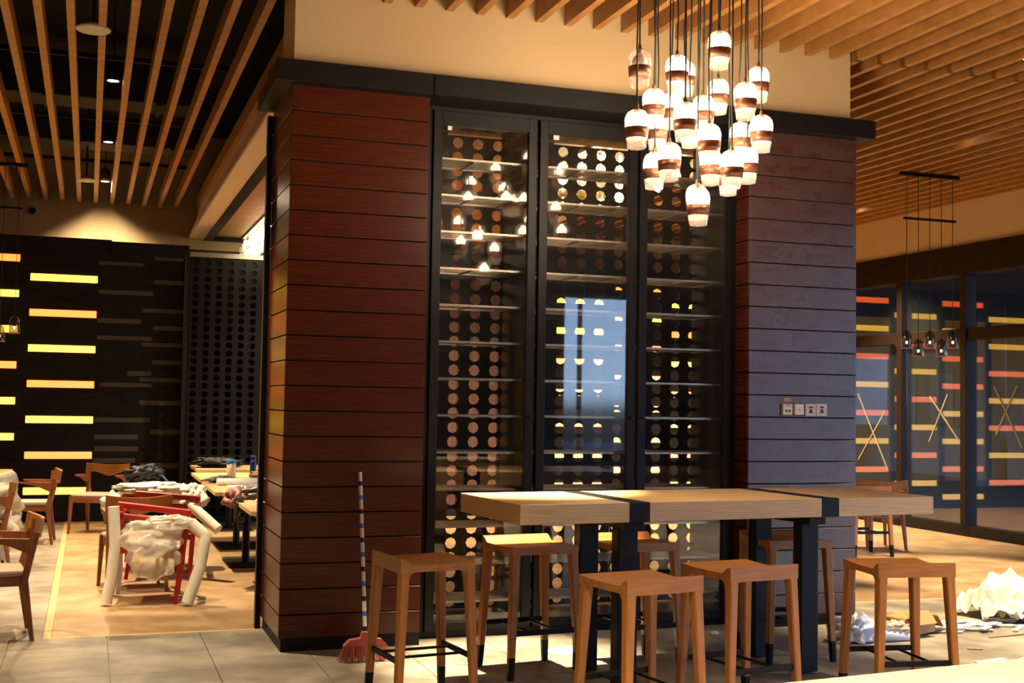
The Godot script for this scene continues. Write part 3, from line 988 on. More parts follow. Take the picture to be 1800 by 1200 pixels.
func lights() -> void:
	# downlights hung between the slats
	downlight(-1.063, -3.35, 44, 25, "round downlight between slats left of the wooden pier, first of its row", "", 4.36, 0.5, 0.4)
	downlight(-1.08, -6.10, 44, 25, "round downlight between slats, middle one of the row toward the far wall", "", 4.36, 0.5, 0.4)
	downlight(-1.10, -8.70, 15, 84, "round downlight between slats close to the far wall")
	downlight(-1.06, -0.75, 26, 30, "round downlight above the walkway beside the wooden pier", "", 4.36, 0.5, 0.3)
	downlight(-2.9, -2.1, 22, 34, "round downlight above the wooden armchairs", "", 4.36, 0.5)
	downlight(-2.9, -5.0, 22, 34, "round downlight above the plastic wrapped chair", "", 4.36, 0.5)
	downlight(1.367, 0.70, 170, 14, "round downlight above the wooden bar stool behind the table end", "", 4.36, 0.8)
	downlight(5.45, 0.414, 70, 26, "round downlight right of the block by the bulkhead", "", 4.285, 0.5)
	downlight(8.576, -6.144, 50, 40, "round downlight by the far windows", "", 4.30)
	downlight(7.10, -2.15, 75, 20, "round downlight above the floor before the windows", "", 4.42, 0.5)
	downlight(7.6, 2.2, 45, 38, "round downlight near the window wall")
	for p in [[-0.2, 5.2], [1.5, 7.0], [4.2, 5.0], [6.8, 5.4], [0.2, 8.4], [3.2, 8.4]]:
		downlight(p[0], p[1], 80, 50, "round downlight above the floor before the bar table", "front downlights", 4.36, 0.9)
	# recessed lamps in the lowered ceiling behind the block
	for p in [[1.6, -6.6], [3.4, -6.6], [3.4, -4.6]]:
		var t0 := thing("recessed_light", "small recessed lamp in the lowered wooden ceiling behind the cabinet", "ceiling light", Vector3(p[0], 3.868, p[1]), 0.0, "recessed lamps behind the cabinet")
		var s0 := mb()
		lathe(s0, [Vector2(0.045, -0.004), Vector2(0.065, -0.004), Vector2(0.065, 0.006)], 20)
		fin(s0, "ring", M.white_plastic, t0)
		s0 = mb()
		lathe(s0, [Vector2(0.0, 0.0), Vector2(0.045, 0.0)], 20)
		fin(s0, "lens", M.downlight_disc, t0)
		spot(t0, Vector3(0, -0.02, 0), Vector3(0, -3, -0.8), 18.0, 52.0, WARM, 0.045, 0.9)
	for p in [[5.9, -7.0], [7.6, -7.0]]:
		downlight(p[0], p[1], 40, 46, "round downlight near the far strips right of the block", "far downlights", 4.36, 0.9)
	# white speaker discs
	for e in [[-1.247, -1.423, "white round ceiling speaker hung near the wooden pier"], [-1.302, -8.03, "white round ceiling speaker hung by the far wall"]]:
		var t := thing("ceiling_speaker", e[2], "speaker", Vector3(e[0], 4.24, e[1]))
		var st := mb()
		lathe(st, [Vector2(0.0, 0.0), Vector2(0.115, 0.0), Vector2(0.125, 0.008), Vector2(0.12, 0.018), Vector2(0.06, 0.05), Vector2(0.0, 0.05)], 28)
		fin(st, "grille", M.white_plastic, t)
		st = mb()
		tube(st, [Vector3(0, 0.05, 0), Vector3(0, 1.05, 0)], 0.012, 8)
		fin(st, "stem", M.duct_grey, t)
	# small dome camera on the far wall
	var t := thing("dome_camera", "small dark dome camera on the cream far wall", "camera", pix(57, 371, 2, -9.89))
	var st := mb()
	crumple(st, Vector3(0, 0, 0.03), Vector3(0.05, 0.05, 0.06), 1, 0.0, 1.0, 16, 10)
	fin(st, "dome", M.black_steel, t)
	st = mb()
	bx(st, Vector3(0.035, 0.0, 0.02), Vector3(0.03, 0.09, 0.06))
	fin(st, "housing", M.white_plastic, t)

# ---------------------------------------------------------------- bar table and stools
func bar_table() -> void:
	var t := thing("bar_table", "long pale oak bar table with two black bands and black legs", "table", Vector3(2.345, 0, 1.19), deg_to_rad(4.84))
	var seg := [[-1.41, -0.748], [-0.619, 0.556], [0.682, 1.41]]
	for e in seg:
		var st := mb()
		bev(st, Vector3((e[0] + e[1]) / 2, 1.006, 0), Vector3(e[1] - e[0], 0.108, 0.85), 0.002)
		fin(st, "oak_top", M.oak, t)
	for e in [[-0.748, -0.619], [0.556, 0.682]]:
		var st := mb()
		bev(st, Vector3((e[0] + e[1]) / 2, 1.005, 0), Vector3(e[1] - e[0] - 0.001, 0.110, 0.852), 0.002)
		fin(st, "black_band", M.table_steel, t)
	for x in [-0.67, 0.585]:
		var st := mb()
		bev(st, Vector3(x, 0.925, 0), Vector3(0.12, 0.05, 0.70), 0.003)
		fin(st, "crossbar", M.table_steel, t)
		for z in [-0.235, 0.235]:
			st = mb()
			bev(st, Vector3(x, 0.455, z), Vector3(0.125, 0.89, 0.085), 0.004)
			fin(st, "leg", M.table_steel, t)

func make_stool() -> Node3D:
	var t := thing("bar_stool", "", "stool")
	# seat: a saddle, lip at +z
	var prof := PackedVector2Array()
	for i in 25:
		var z := -0.21 + 0.42 * i / 24.0
		var y := 0.752 + 0.010 * pow(clampf((-z - 0.02) / 0.19, 0, 1), 2.0)
		y += 0.034 * smoothstep(0.135, 0.195, z)
		prof.append(Vector2(z, y))
	prof.append(Vector2(0.21, 0.712))
	prof.append(Vector2(0.17, 0.712))
	prof.append(Vector2(0.165, 0.718))
	prof.append(Vector2(-0.165, 0.718))
	prof.append(Vector2(-0.17, 0.712))
	prof.append(Vector2(-0.21, 0.712))
	var st := mb()
	extr(st, prof, 0.22, Transform3D(Basis(Vector3(0, 0, 1), Vector3(0, 1, 0), Vector3(-1, 0, 0)), Vector3.ZERO))
	fin(st, "seat", M.stool_wood, t)
	for sx in [-1.0, 1.0]:
		for sz in [-1.0, 1.0]:
			var top := Vector3(sx * 0.192, 0.72, sz * 0.183)
			var bot := Vector3(sx * 0.224, 0.0, sz * 0.216)
			var mid := top.lerp(bot, 0.59 / 0.72)
			st = mb()
			post(st, mid, top, 0.040, 0.054)
			# rounded bracket where the leg meets the side of the seat
			var n := 5
			for i in n:
				var a0 := PI / 2 * i / n
				var a1 := PI / 2 * (i + 1) / n
				var z0: float = sz * (0.158 - 0.035 * (1 - cos(a0)) )
				var z1: float = sz * (0.158 - 0.035 * (1 - cos(a1)))
				var y0 := 0.718 - 0.035 * (1 - sin(a0))
				var y1 := 0.718 - 0.035 * (1 - sin(a1))
				var poly := PackedVector2Array([Vector2(z0, y0), Vector2(z1, y1), Vector2(z1, 0.719), Vector2(z0, 0.719)])
				if absf(z1 - z0) > 1e-4 and absf(y0 - 0.719) > 1e-4:
					extr(st, poly, 0.022, Transform3D(Basis(Vector3(0, 0, 1), Vector3(0, 1, 0), Vector3(-1, 0, 0)), Vector3(sx * 0.195, 0, 0)))
			var leg := fin(st, "leg", M.stool_leg, t)
			st = mb()
			post(st, bot, mid, 0.034, 0.0405)
			fin(st, "black_tip", M.table_steel, leg)
	for sz in [-1.0, 1.0]:
		st = mb()
		bev(st, Vector3(0, 0.262, sz * 0.205), Vector3(0.40, 0.03, 0.014), 0.002)
		fin(st, "footrest", M.table_steel, t)
	for sx in [-0.09, 0.09]:
		st = mb()
		tube(st, [Vector3(sx, 0.262, -0.20), Vector3(sx, 0.262, 0.20)], 0.008, 8)
		fin(st, "cross_rod", M.table_steel, t)
	return t

var stool0: Node3D

func stools() -> void:
	stool0 = make_stool()
	var G := "stools round the bar table"
	var S := [
		[Vector3(1.365, 0, 2.40), 9.9, "brown wooden bar stool pulled up before the left black band of the table"],
		[Vector3(2.065, 0, 2.12), 8.9, "brown wooden bar stool pulled up before the middle of the bar table"],
		[Vector3(3.00, 0, 2.20), -8.9, "brown wooden bar stool in front of the right end of the bar table"],
		[Vector3(0.525, 0, 1.46), -83.0, "brown wooden bar stool at the table end near the broom"],
		[Vector3(1.345, 0, 0.885), 187.0, "wooden bar stool behind the table with a brightly lit seat"],
		[Vector3(2.02, 0, 0.88), 184.0, "wooden bar stool behind the middle of the table before the glass doors"],
		[Vector3(3.085, 0, 0.92), 177.0, "wooden bar stool behind the table before the dusty boarded pier"],
		[Vector3(6.86, 0, -3.60), 175.0, "wooden bar stool standing alone by the windows beside an armchair"]]
	for i in S.size():
		var o := stool0 if i == 0 else dup(stool0, S[i][0], 0.0)
		o.position = S[i][0]
		o.rotation.y = deg_to_rad(S[i][1])
		o.set_meta("label", S[i][2])
		if i < 7: o.set_meta("group", G)
		elif o.has_meta("group"): o.remove_meta("group")

# ---------------------------------------------------------------- pendant cluster
func make_lamp(lit: bool) -> Node3D:
	var t := thing("pendant_lamp", "", "pendant lamp")
	var st := mb()
	lathe(st, [Vector2(0.0, 0.213), Vector2(0.014, 0.213), Vector2(0.030, 0.210), Vector2(0.047, 0.200), Vector2(0.060, 0.183), Vector2(0.0665, 0.160), Vector2(0.067, 0.143), Vector2(0.0645, 0.110), Vector2(0.0575, 0.055), Vector2(0.0495, 0.0)], 28)
	fin(st, "glass_shade", M.lamp_glass, t)
	st = mb()
	lathe(st, [Vector2(0.0657, 0.112), Vector2(0.0587, 0.054), Vector2(0.0577, 0.054), Vector2(0.0647, 0.112), Vector2(0.0657, 0.112)], 28)
	fin(st, "copper_band", M.copper, t)
	st = mb()
	lathe(st, [Vector2(0.0, 0.240), Vector2(0.008, 0.240), Vector2(0.010, 0.225), Vector2(0.016, 0.214), Vector2(0.016, 0.196), Vector2(0.0, 0.196)], 16)
	fin(st, "cap", M.cap_metal, t)
	st = mb()
	lathe(st, [Vector2(0.0, 0.196), Vector2(0.014, 0.194), Vector2(0.018, 0.182), Vector2(0.036, 0.166), Vector2(0.044, 0.146), Vector2(0.040, 0.124), Vector2(0.026, 0.109), Vector2(0.0, 0.103)], 20)
	fin(st, "bulb", M.bulb if lit else M.dead_bulb, t)
	if lit:
		var l := OmniLight3D.new()
		l.name = "bulb_light"
		t.add_child(l, true)
		l.position = Vector3(0, 0.148, 0)
		l.light_energy = 0.19
		l.light_color = Color(1.0, 0.89, 0.76)
		l.omni_range = 25.0
		l.omni_attenuation = 2.0
		l.light_size = 0.03
		l.shadow_enabled = true
	return t

func cluster() -> void:
	# pixel of the lamp's foot (x, y) and how deep it hangs
	var P := [[1190, 163, 1.75], [1203, 168, 1.2], [1264, 121, 1.8], [1262, 200, 1.35], [1333, 179, 1.45], [1310, 210, 1.8], [1149, 221, 1.6], [1181, 226, 1.36], [1236, 231, 1.55], [1204, 248, 1.95], [1213, 259, 1.291], [1119, 261, 1.85], [1155, 262, 1.215], [1338, 267, 1.75], [1246, 285, 1.9], [1301, 276, 1.35], [1249, 325, 1.45], [1150, 332, 1.5], [1176, 318, 1.8], [1286, 331, 1.894], [1280, 343, 1.206], [1313, 322, 1.55], [1224, 385, 1.245], [1227, 396, 1.76]]
	var lamp := make_lamp(true)
	var dead := make_lamp(false)
	var top := SLAT - 0.02
	var set_one := func(o: Node3D, p: Vector3, label: String) -> void:
		o.position = p
		o.set_meta("label", label)
		o.set_meta("group", "pendant lamps in the cluster over the bar table")
		var st := mb()
		var y0 := 0.238
		var y1 := top - p.y
		var w := rng.randf_range(-0.006, 0.006)
		tube(st, [Vector3(0, y0, 0), Vector3(w, lerpf(y0, y1, 0.3), w * 0.5), Vector3(-w * 0.7, lerpf(y0, y1, 0.6), 0), Vector3(0, y1, 0)], 0.0045, 6)
		fin(st, "cord", M.cord, o)
	set_one.call(dead, pix(1124, 153, 2, 1.700), "unlit clear glass pendant lamp with copper band in the hanging cluster")
	for i in range(1, P.size()):
		var o := dup(lamp, Vector3.ZERO, 0.0)
		var low: bool = i == P.size() - 1
		set_one.call(o, pix(P[i][0], P[i][1], 2, P[i][2]), "lit glass pendant lamp with copper band hanging lowest in the cluster" if low else ("lit glass pendant lamp with copper band hanging highest in the cluster" if i == 2 else "lit glass pendant lamp with copper band in the cluster above the table"))
	set_one.call(lamp, pix(P[0][0], P[0][1], 2, P[0][2]), "lit glass pendant lamp with copper band in the cluster above the table")
	var c := pix(1226, 240, 2, 1.6)
	var t := thing("lamp_canopy", "round black ceiling plate that carries the cluster of glass lamps", "ceiling plate", Vector3(c.x, SLAT - 0.022, 1.6))
	var st := mb()
	lathe(st, [Vector2(0.0, 0.0), Vector2(0.50, 0.0), Vector2(0.505, 0.006), Vector2(0.505, 0.02), Vector2(0.0, 0.02)], 48)
	fin(st, "plate", M.black_trim, t)
	st = mb()
	lathe(st, [Vector2(0.10, 0.02), Vector2(0.10, 0.30), Vector2(0.0, 0.30)], 20)
	fin(st, "mount", M.black_trim, t)

# ---------------------------------------------------------------- linear pendants with five small bells
func linear_pendant(label: String, at: Vector3, turn: float, w: float, drops: Array) -> void:
	var t := thing("linear_pendant", label, "pendant lamp", at, turn)
	var st := mb()
	bev(st, Vector3(0, -0.02, 0), Vector3(w + 0.04, 0.04, 0.06), 0.004)
	fin(st, "ceiling_bar", M.black_trim, t)
	st = mb()
	bev(st, Vector3(0, -0.52, 0), Vector3(w - 0.04, 0.025, 0.03), 0.003)
	fin(st, "spacer_bar", M.black_trim, t)
	for i in 5:
		var x := -w / 2 + 0.06 + (w - 0.12) * i / 4.0
		var y: float = drops[i]
		st = mb()
		tube(st, [Vector3(x, -0.04, 0), Vector3(x, y + 0.2, 0)], 0.004, 6)
		fin(st, "cord", M.cord, t)
		st = mb()
		lathe(st, [Vector2(0.008, 0.20), Vector2(0.028, 0.192), Vector2(0.046, 0.170), Vector2(0.056, 0.13), Vector2(0.059, 0.06), Vector2(0.060, 0.0)], 20, Vector3(x, y, 0))
		var g := fin(st, "glass_bell", M.smoked_glass, t)
		st = mb()
		lathe(st, [Vector2(0.0605, 0.0), Vector2(0.0605, 0.012), Vector2(0.058, 0.012), Vector2(0.058, 0.0), Vector2(0.0605, 0.0)], 20, Vector3(x, y, 0))
		fin(st, "copper_rim", M.copper, g)
		st = mb()
		lathe(st, [Vector2(0.0, 0.085), Vector2(0.009, 0.08), Vector2(0.013, 0.068), Vector2(0.009, 0.055), Vector2(0.0, 0.05)], 12, Vector3(x, y, 0))
		fin(st, "bulb", M.small_bulb, t)
		st = mb()
		tube(st, [Vector3(x, y + 0.085, 0), Vector3(x, y + 0.2, 0)], 0.010, 8)
		fin(st, "holder", M.black_trim, t)
		var l := OmniLight3D.new()
		l.name = "bulb_light"
		t.add_child(l, true)
		l.position = Vector3(x, y + 0.067, 0)
		l.light_energy = 0.05
		l.light_color = WARM
		l.omni_range = 20.0
		l.omni_attenuation = 2.0
		l.light_size = 0.012
		l.shadow_enabled = true

func linear_pendants() -> void:
	linear_pendant("black bar pendant with five smoked glass bells hanging before the windows", Vector3(7.70, SLAT, -3.55), 0.0, 0.74, [-1.98, -2.07, -1.97, -2.06, -1.96])
	linear_pendant("black bar pendant with smoked glass bells hanging before the far wall strips", Vector3(-2.33, SLAT, -7.2), 0.0, 0.74, [-1.98, -2.07, -1.97, -2.06, -1.96])

# ---------------------------------------------------------------- chairs and tables
func make_chair(called: String) -> Node3D:
	# faces +z; curved back at -z
	var t := thing(called, "", "chair")
	var st := mb()
	bev(st, Vector3(0, 0.435, 0.0), Vector3(0.47, 0.035, 0.45), 0.012)
	fin(st, "seat_pad", M.seat_pad, t)
	st = mb()
	bev(st, Vector3(0, 0.385, 0.215), Vector3(0.42, 0.06, 0.022), 0.003)
	bev(st, Vector3(0, 0.385, -0.215), Vector3(0.40, 0.06, 0.022), 0.003)
	bev(st, Vector3(0.215, 0.385, 0), Vector3(0.022, 0.06, 0.42), 0.003)
	bev(st, Vector3(-0.215, 0.385, 0), Vector3(0.022, 0.06, 0.42), 0.003)
	fin(st, "seat_frame", M.chair_wood, t)
	for s in [-1.0, 1.0]:
		st = mb()
		post(st, Vector3(s * 0.245, 0, 0.225), Vector3(s * 0.225, 0.43, 0.21), 0.026, 0.044)
		fin(st, "leg", M.chair_wood, t)
		st = mb()
		post(st, Vector3(s * 0.235, 0, -0.275), Vector3(s * 0.222, 0.40, -0.215), 0.028, 0.048)
		post(st, Vector3(s * 0.222, 0.39, -0.215), Vector3(s * 0.238, 0.70, -0.285), 0.048, 0.034)
		fin(st, "leg", M.chair_wood, t)
		st = mb()
		var poly := PackedVector2Array([Vector2(-0.255, 0.66), Vector2(-0.245, 0.56), Vector2(-0.10, 0.625), Vector2(0.06, 0.655), Vector2(0.07, 0.668), Vector2(-0.10, 0.668)])
		extr(st, poly, 0.020, Transform3D(Basis(Vector3(0, 0, 1), Vector3(0, 1, 0), Vector3(-1, 0, 0)), Vector3(s * 0.246, 0, 0)))
		fin(st, "armrest", M.chair_wood, t)
	# back: a bent board, wavy below
	st = mb()
	var n := 20
	var rows := []
	for i in n + 1:
		var u := -1.0 + 2.0 * i / n
		var x := 0.265 * u
		var zc := -0.335 + 0.075 * u * u
		var yt := 0.775 + 0.020 * u * u
		var yb := 0.640 + 0.050 * (1.0 - cos(PI * clampf(absf(u) / 0.72, 0, 1))) * 0.5 - 0.09 * smoothstep(0.78, 1.0, absf(u))
		var o := Vector3(0, 0, 0.011)
		var lean := Vector3(0, 0, 0.02)
		rows.append([Vector3(x, yt, zc) - o, Vector3(x, yb, zc) - o + lean, Vector3(x, yb, zc) + o + lean, Vector3(x, yt, zc) + o])
	for i in n:
		for k in 4:
			var j := (k + 1) % 4
			quad(st, rows[i][k], rows[i][j], rows[i + 1][j], rows[i + 1][k])
	for e in [0, n]:
		quad(st, rows[e][0], rows[e][1], rows[e][2], rows[e][3])
	fin(st, "backrest", M.stool_wood, t)
	return t

var chair0: Node3D

func cafe_table(label: String, at: Vector3, w: float, d: float, pedestals: Array) -> Node3D:
	var t := thing("dining_table", label, "table", at)
	var st := mb()
	bev(st, Vector3(w / 2, 0.722, d / 2), Vector3(w, 0.036, d), 0.003)
	fin(st, "table_top", M.oak, t)
	st = mb()
	bev(st, Vector3(w / 2, 0.69, d / 2), Vector3(w - 0.1, 0.026, d - 0.1), 0.003)
	fin(st, "apron", M.table_steel, t)
	for p in pedestals:
		st = mb()
		tube(st, [Vector3(p[0], 0.012, p[1]), Vector3(p[0], 0.68, p[1])], 0.036, 14)
		fin(st, "pedestal", M.table_steel, t)
		st = mb()
		bev(st, Vector3(p[0] + 0.04, 0.006, p[1]), Vector3(0.46, 0.012, 0.62), 0.003)
		fin(st, "base_plate", M.table_steel, t)
	return t

func dining_left() -> void:
	chair0 = make_chair("armchair")
	var C := [
		[Vector3(-1.05, 0, -7.38), -24.0, "wooden armchair with curved back facing out before the grey blocks"],
		[Vector3(-1.78, 0, -6.40), -92.0, "wooden armchair seen side on before the glowing strips"],
		[Vector3(-1.79, 0, -0.96), -84.0, "wooden armchair nearest the wooden pier, seen from behind its back"],
		[Vector3(-2.14, 0, -4.45), -80.0, "wooden armchair with white plastic wrapping over its seat"],
		[Vector3(7.42, 0, -4.16), 172.0, "wooden armchair with curved back standing by the windows"]]
	for i in C.size():
		var o := chair0 if i == 0 else dup(chair0, C[i][0], 0.0)
		o.position = C[i][0]
		o.rotation.y = deg_to_rad(C[i][1])
		o.set_meta("label", C[i][2])
	# wrapping on the chair at the left edge
	var t := thing("plastic_wrapping", "bulging white plastic wrapping draped over the armchair at the edge", "plastic wrap", Vector3(-2.02, 0.5, -4.55))
	var st := mb()
	crumple(st, Vector3(-0.05, 0.12, 0), Vector3(0.27, 0.24, 0.24), 4, 0.5, 1.4)
	crumple(st, Vector3(0.0, -0.14, 0.06), Vector3(0.22, 0.24, 0.16), 8, 0.5, 1.4)
	fin(st, "plastic", M.foam, t)
	cafe_table("pale topped table beside the side-on armchair at the far left", Vector3(-2.95, 0, -6.9), 0.95, 1.0, [[0.45, 0.5]])
	# row of tables behind the block
	cafe_table("pale topped table closest behind the red boarded pier", Vector3(0.0, 0, -3.12), 1.4, 1.5, [[0.7, 0.75]])
	cafe_table("pale topped table with the paper roll behind the red boarded pier", Vector3(-0.08, 0, -5.0), 1.4, 1.42, [[0.37, 0.76]])
	cafe_table("pale topped table with the blue bottle", Vector3(-0.06, 0, -6.56), 1.4, 1.22, [[0.42, 0.9]])
	cafe_table("pale topped table closest to the black rack screen", Vector3(0.05, 0, -8.15), 1.4, 0.95, [[0.42, 0.7]])

func make_red_chair() -> Node3D:
	# open red frame, faces -z, its back toward +z
	var t := thing("red_chair", "", "chair")
	var st: SurfaceTool
	for s in [-1.0, 1.0]:
		st = mb()
		post(st, Vector3(s * 0.265, 0, 0.25), Vector3(s * 0.245, 0.74, 0.20), 0.032, 0.042)
		fin(st, "leg", M.red_paint, t)
		st = mb()
		post(st, Vector3(s * 0.265, 0, -0.25), Vector3(s * 0.25, 0.66, -0.22), 0.032, 0.042)
		fin(st, "leg", M.red_paint, t)
		st = mb()
		bev(st, Vector3(s * 0.248, 0.675, -0.01), Vector3(0.05, 0.028, 0.50), 0.006)
		fin(st, "armrest", M.red_paint, t)
	for y in [0.735, 0.655]:
		st = mb()
		bev(st, Vector3(0, y, 0.205), Vector3(0.56, 0.05 if y > 0.7 else 0.038, 0.03), 0.008)
		fin(st, "back_rail", M.red_paint, t)
	st = mb()
	bev(st, Vector3(0, 0.40, 0), Vector3(0.50, 0.06, 0.46), 0.01)
	fin(st, "seat_frame", M.red_paint, t)
	st = mb()
	bev(st, Vector3(0, 0.445, 0), Vector3(0.47, 0.035, 0.44), 0.012)
	fin(st, "seat_pad", M.seat_pad, t)
	return t

func red_chairs() -> void:
	var r := make_red_chair()
	r.position = Vector3(-0.75, 0, -2.28)
	r.rotation = Vector3(0, deg_to_rad(-6), deg_to_rad(-7))
	r.set_meta("label", "red painted armchair frame with foam sleeves on its legs, front one of the group")
	var r2 := dup(r, Vector3(-0.56, 0.0, -3.50), deg_to_rad(-4), "red painted armchair frame second in the group behind the foam wrapped one")
	r2.rotation.z = deg_to_rad(-5)
	var r3 := dup(r, Vector3(-0.60, 0, -4.14), deg_to_rad(-12), "red painted armchair frame under a white plastic cover")
	r3.rotation.z = deg_to_rad(-4)
	for o in [r2, r3]: o.set_meta("group", "red chairs")
	r.set_meta("group", "red chairs")
	var ch := dup(chair0, Vector3(-0.80, 0, -2.90), deg_to_rad(186), "wooden armchair jammed between the red chairs")
	# foam sleeves
	var sl := [
		[[Vector3(-0.985, 0.75, -2.07), Vector3(-0.965, 0.45, -2.06), Vector3(-0.985, 0.20, -2.05), Vector3(-1.02, 0.02, -2.04)], 0.044, "long white foam sleeve hanging down the left side of the front red chair"],
		[[Vector3(-0.935, 0.38, -2.50), Vector3(-0.93, 0.2, -2.50), Vector3(-0.945, 0.02, -2.50)], 0.040, "short white foam sleeve round the far leg of the front red chair"],
		[[Vector3(-0.52, 0.64, -2.05), Vector3(-0.40, 0.61, -2.02), Vector3(-0.30, 0.52, -1.98), Vector3(-0.34, 0.28, -1.94), Vector3(-0.43, 0.02, -1.9)], 0.047, "bent white foam sleeve hanging down the right side of the front red chair"],
		[[Vector3(-0.34, 0.67, -3.32), Vector3(-0.20, 0.55, -3.2), Vector3(-0.09, 0.45, -3.1)], 0.045, "white foam sleeve sticking out beside the second red chair"]]
	for e in sl:
		var st := mb()
		var pts := []
		for i in e[0].size() - 1:
			for k in 4: pts.append(e[0][i].lerp(e[0][i + 1], k / 4.0))
		pts.append(e[0][-1])
		var base: Vector3 = pts[-1]
		for i in pts.size(): pts[i] -= base
		tube(st, pts, e[1], 14)
		var o := fin(st, "foam_sleeve", M.foam)
		o.position = base
		tag(o, e[2], "foam sleeve", "foam sleeves")
	# plastic bag on the front chair, cover on the rear one, black bag
	var t := thing("plastic_bag", "crumpled clear plastic bag hanging over the back of the front red chair", "plastic bag", Vector3(-0.70, 0.0, -2.02))
	var st := mb()
	crumple(st, Vector3(0.0, 0.51, 0.0), Vector3(0.21, 0.14, 0.09), 14, 0.34, 1.5)
	crumple(st, Vector3(0.02, 0.37, 0.03), Vector3(0.17, 0.17, 0.09), 15, 0.30, 1.5)
	crumple(st, Vector3(0.12, 0.625, 0.02), Vector3(0.16, 0.05, 0.08), 16, 0.5, 2.2)
	fin(st, "plastic", M.plastic_sheet, t)
	t = thing("plastic_cover", "white plastic cover with red print thrown over the rear red chair", "plastic cover", Vector3(-0.55, 0.0, -3.92))
	st = mb()
	crumple(st, Vector3(-0.05, 0.76, 0.0), Vector3(0.32, 0.05, 0.20), 24, 0.4, 1.8)
	crumple(st, Vector3(0.25, 0.66, 0.05), Vector3(0.17, 0.13, 0.16), 25, 0.4, 1.8)
	fin(st, "plastic", M.foam, t)
	st = mb()
	for e in [[0.12, 0.72, 0.25, 0.5], [0.19, 0.70, 0.235, -0.2]]:
		bx(st, Vector3(e[0], e[1] - 0.03, e[2] - 0.015), Vector3(0.06, 0.014, 0.006), Basis(Vector3(0, 0, 1), e[3]))
	fin(st, "print", M.red_paint, t)
	t = thing("shoulder_bag", "black bag lying on the covered red chairs", "bag", Vector3(-0.68, 0.82, -4.15))
	st = mb()
	crumple(st, Vector3(0, 0.06, 0), Vector3(0.16, 0.07, 0.10), 34, 0.5, 2.0)
	fin(st, "bag_body", M.bag_black, t)
	st = mb()
	tube(st, [Vector3(0.12, 0.05, 0.06), Vector3(0.17, 0.03, 0.14), Vector3(0.22, -0.03, 0.18)], 0.012, 6)
	fin(st, "strap", M.bag_black, t)
	t = thing("foam_scrap", "white foam scrap tucked between the red chairs", "foam", Vector3(-0.98, 0.66, -3.2))
	st = mb()
	crumple(st, Vector3.ZERO, Vector3(0.08, 0.10, 0.10), 44, 0.4, 1.5)
	fin(st, "foam", M.foam, t)

func dining_right() -> void:
	cafe_table("pale topped table half hidden behind the dusty pier by the windows", Vector3(6.55, 0, -5.4), 0.85, 0.85, [[0.42, 0.42]])

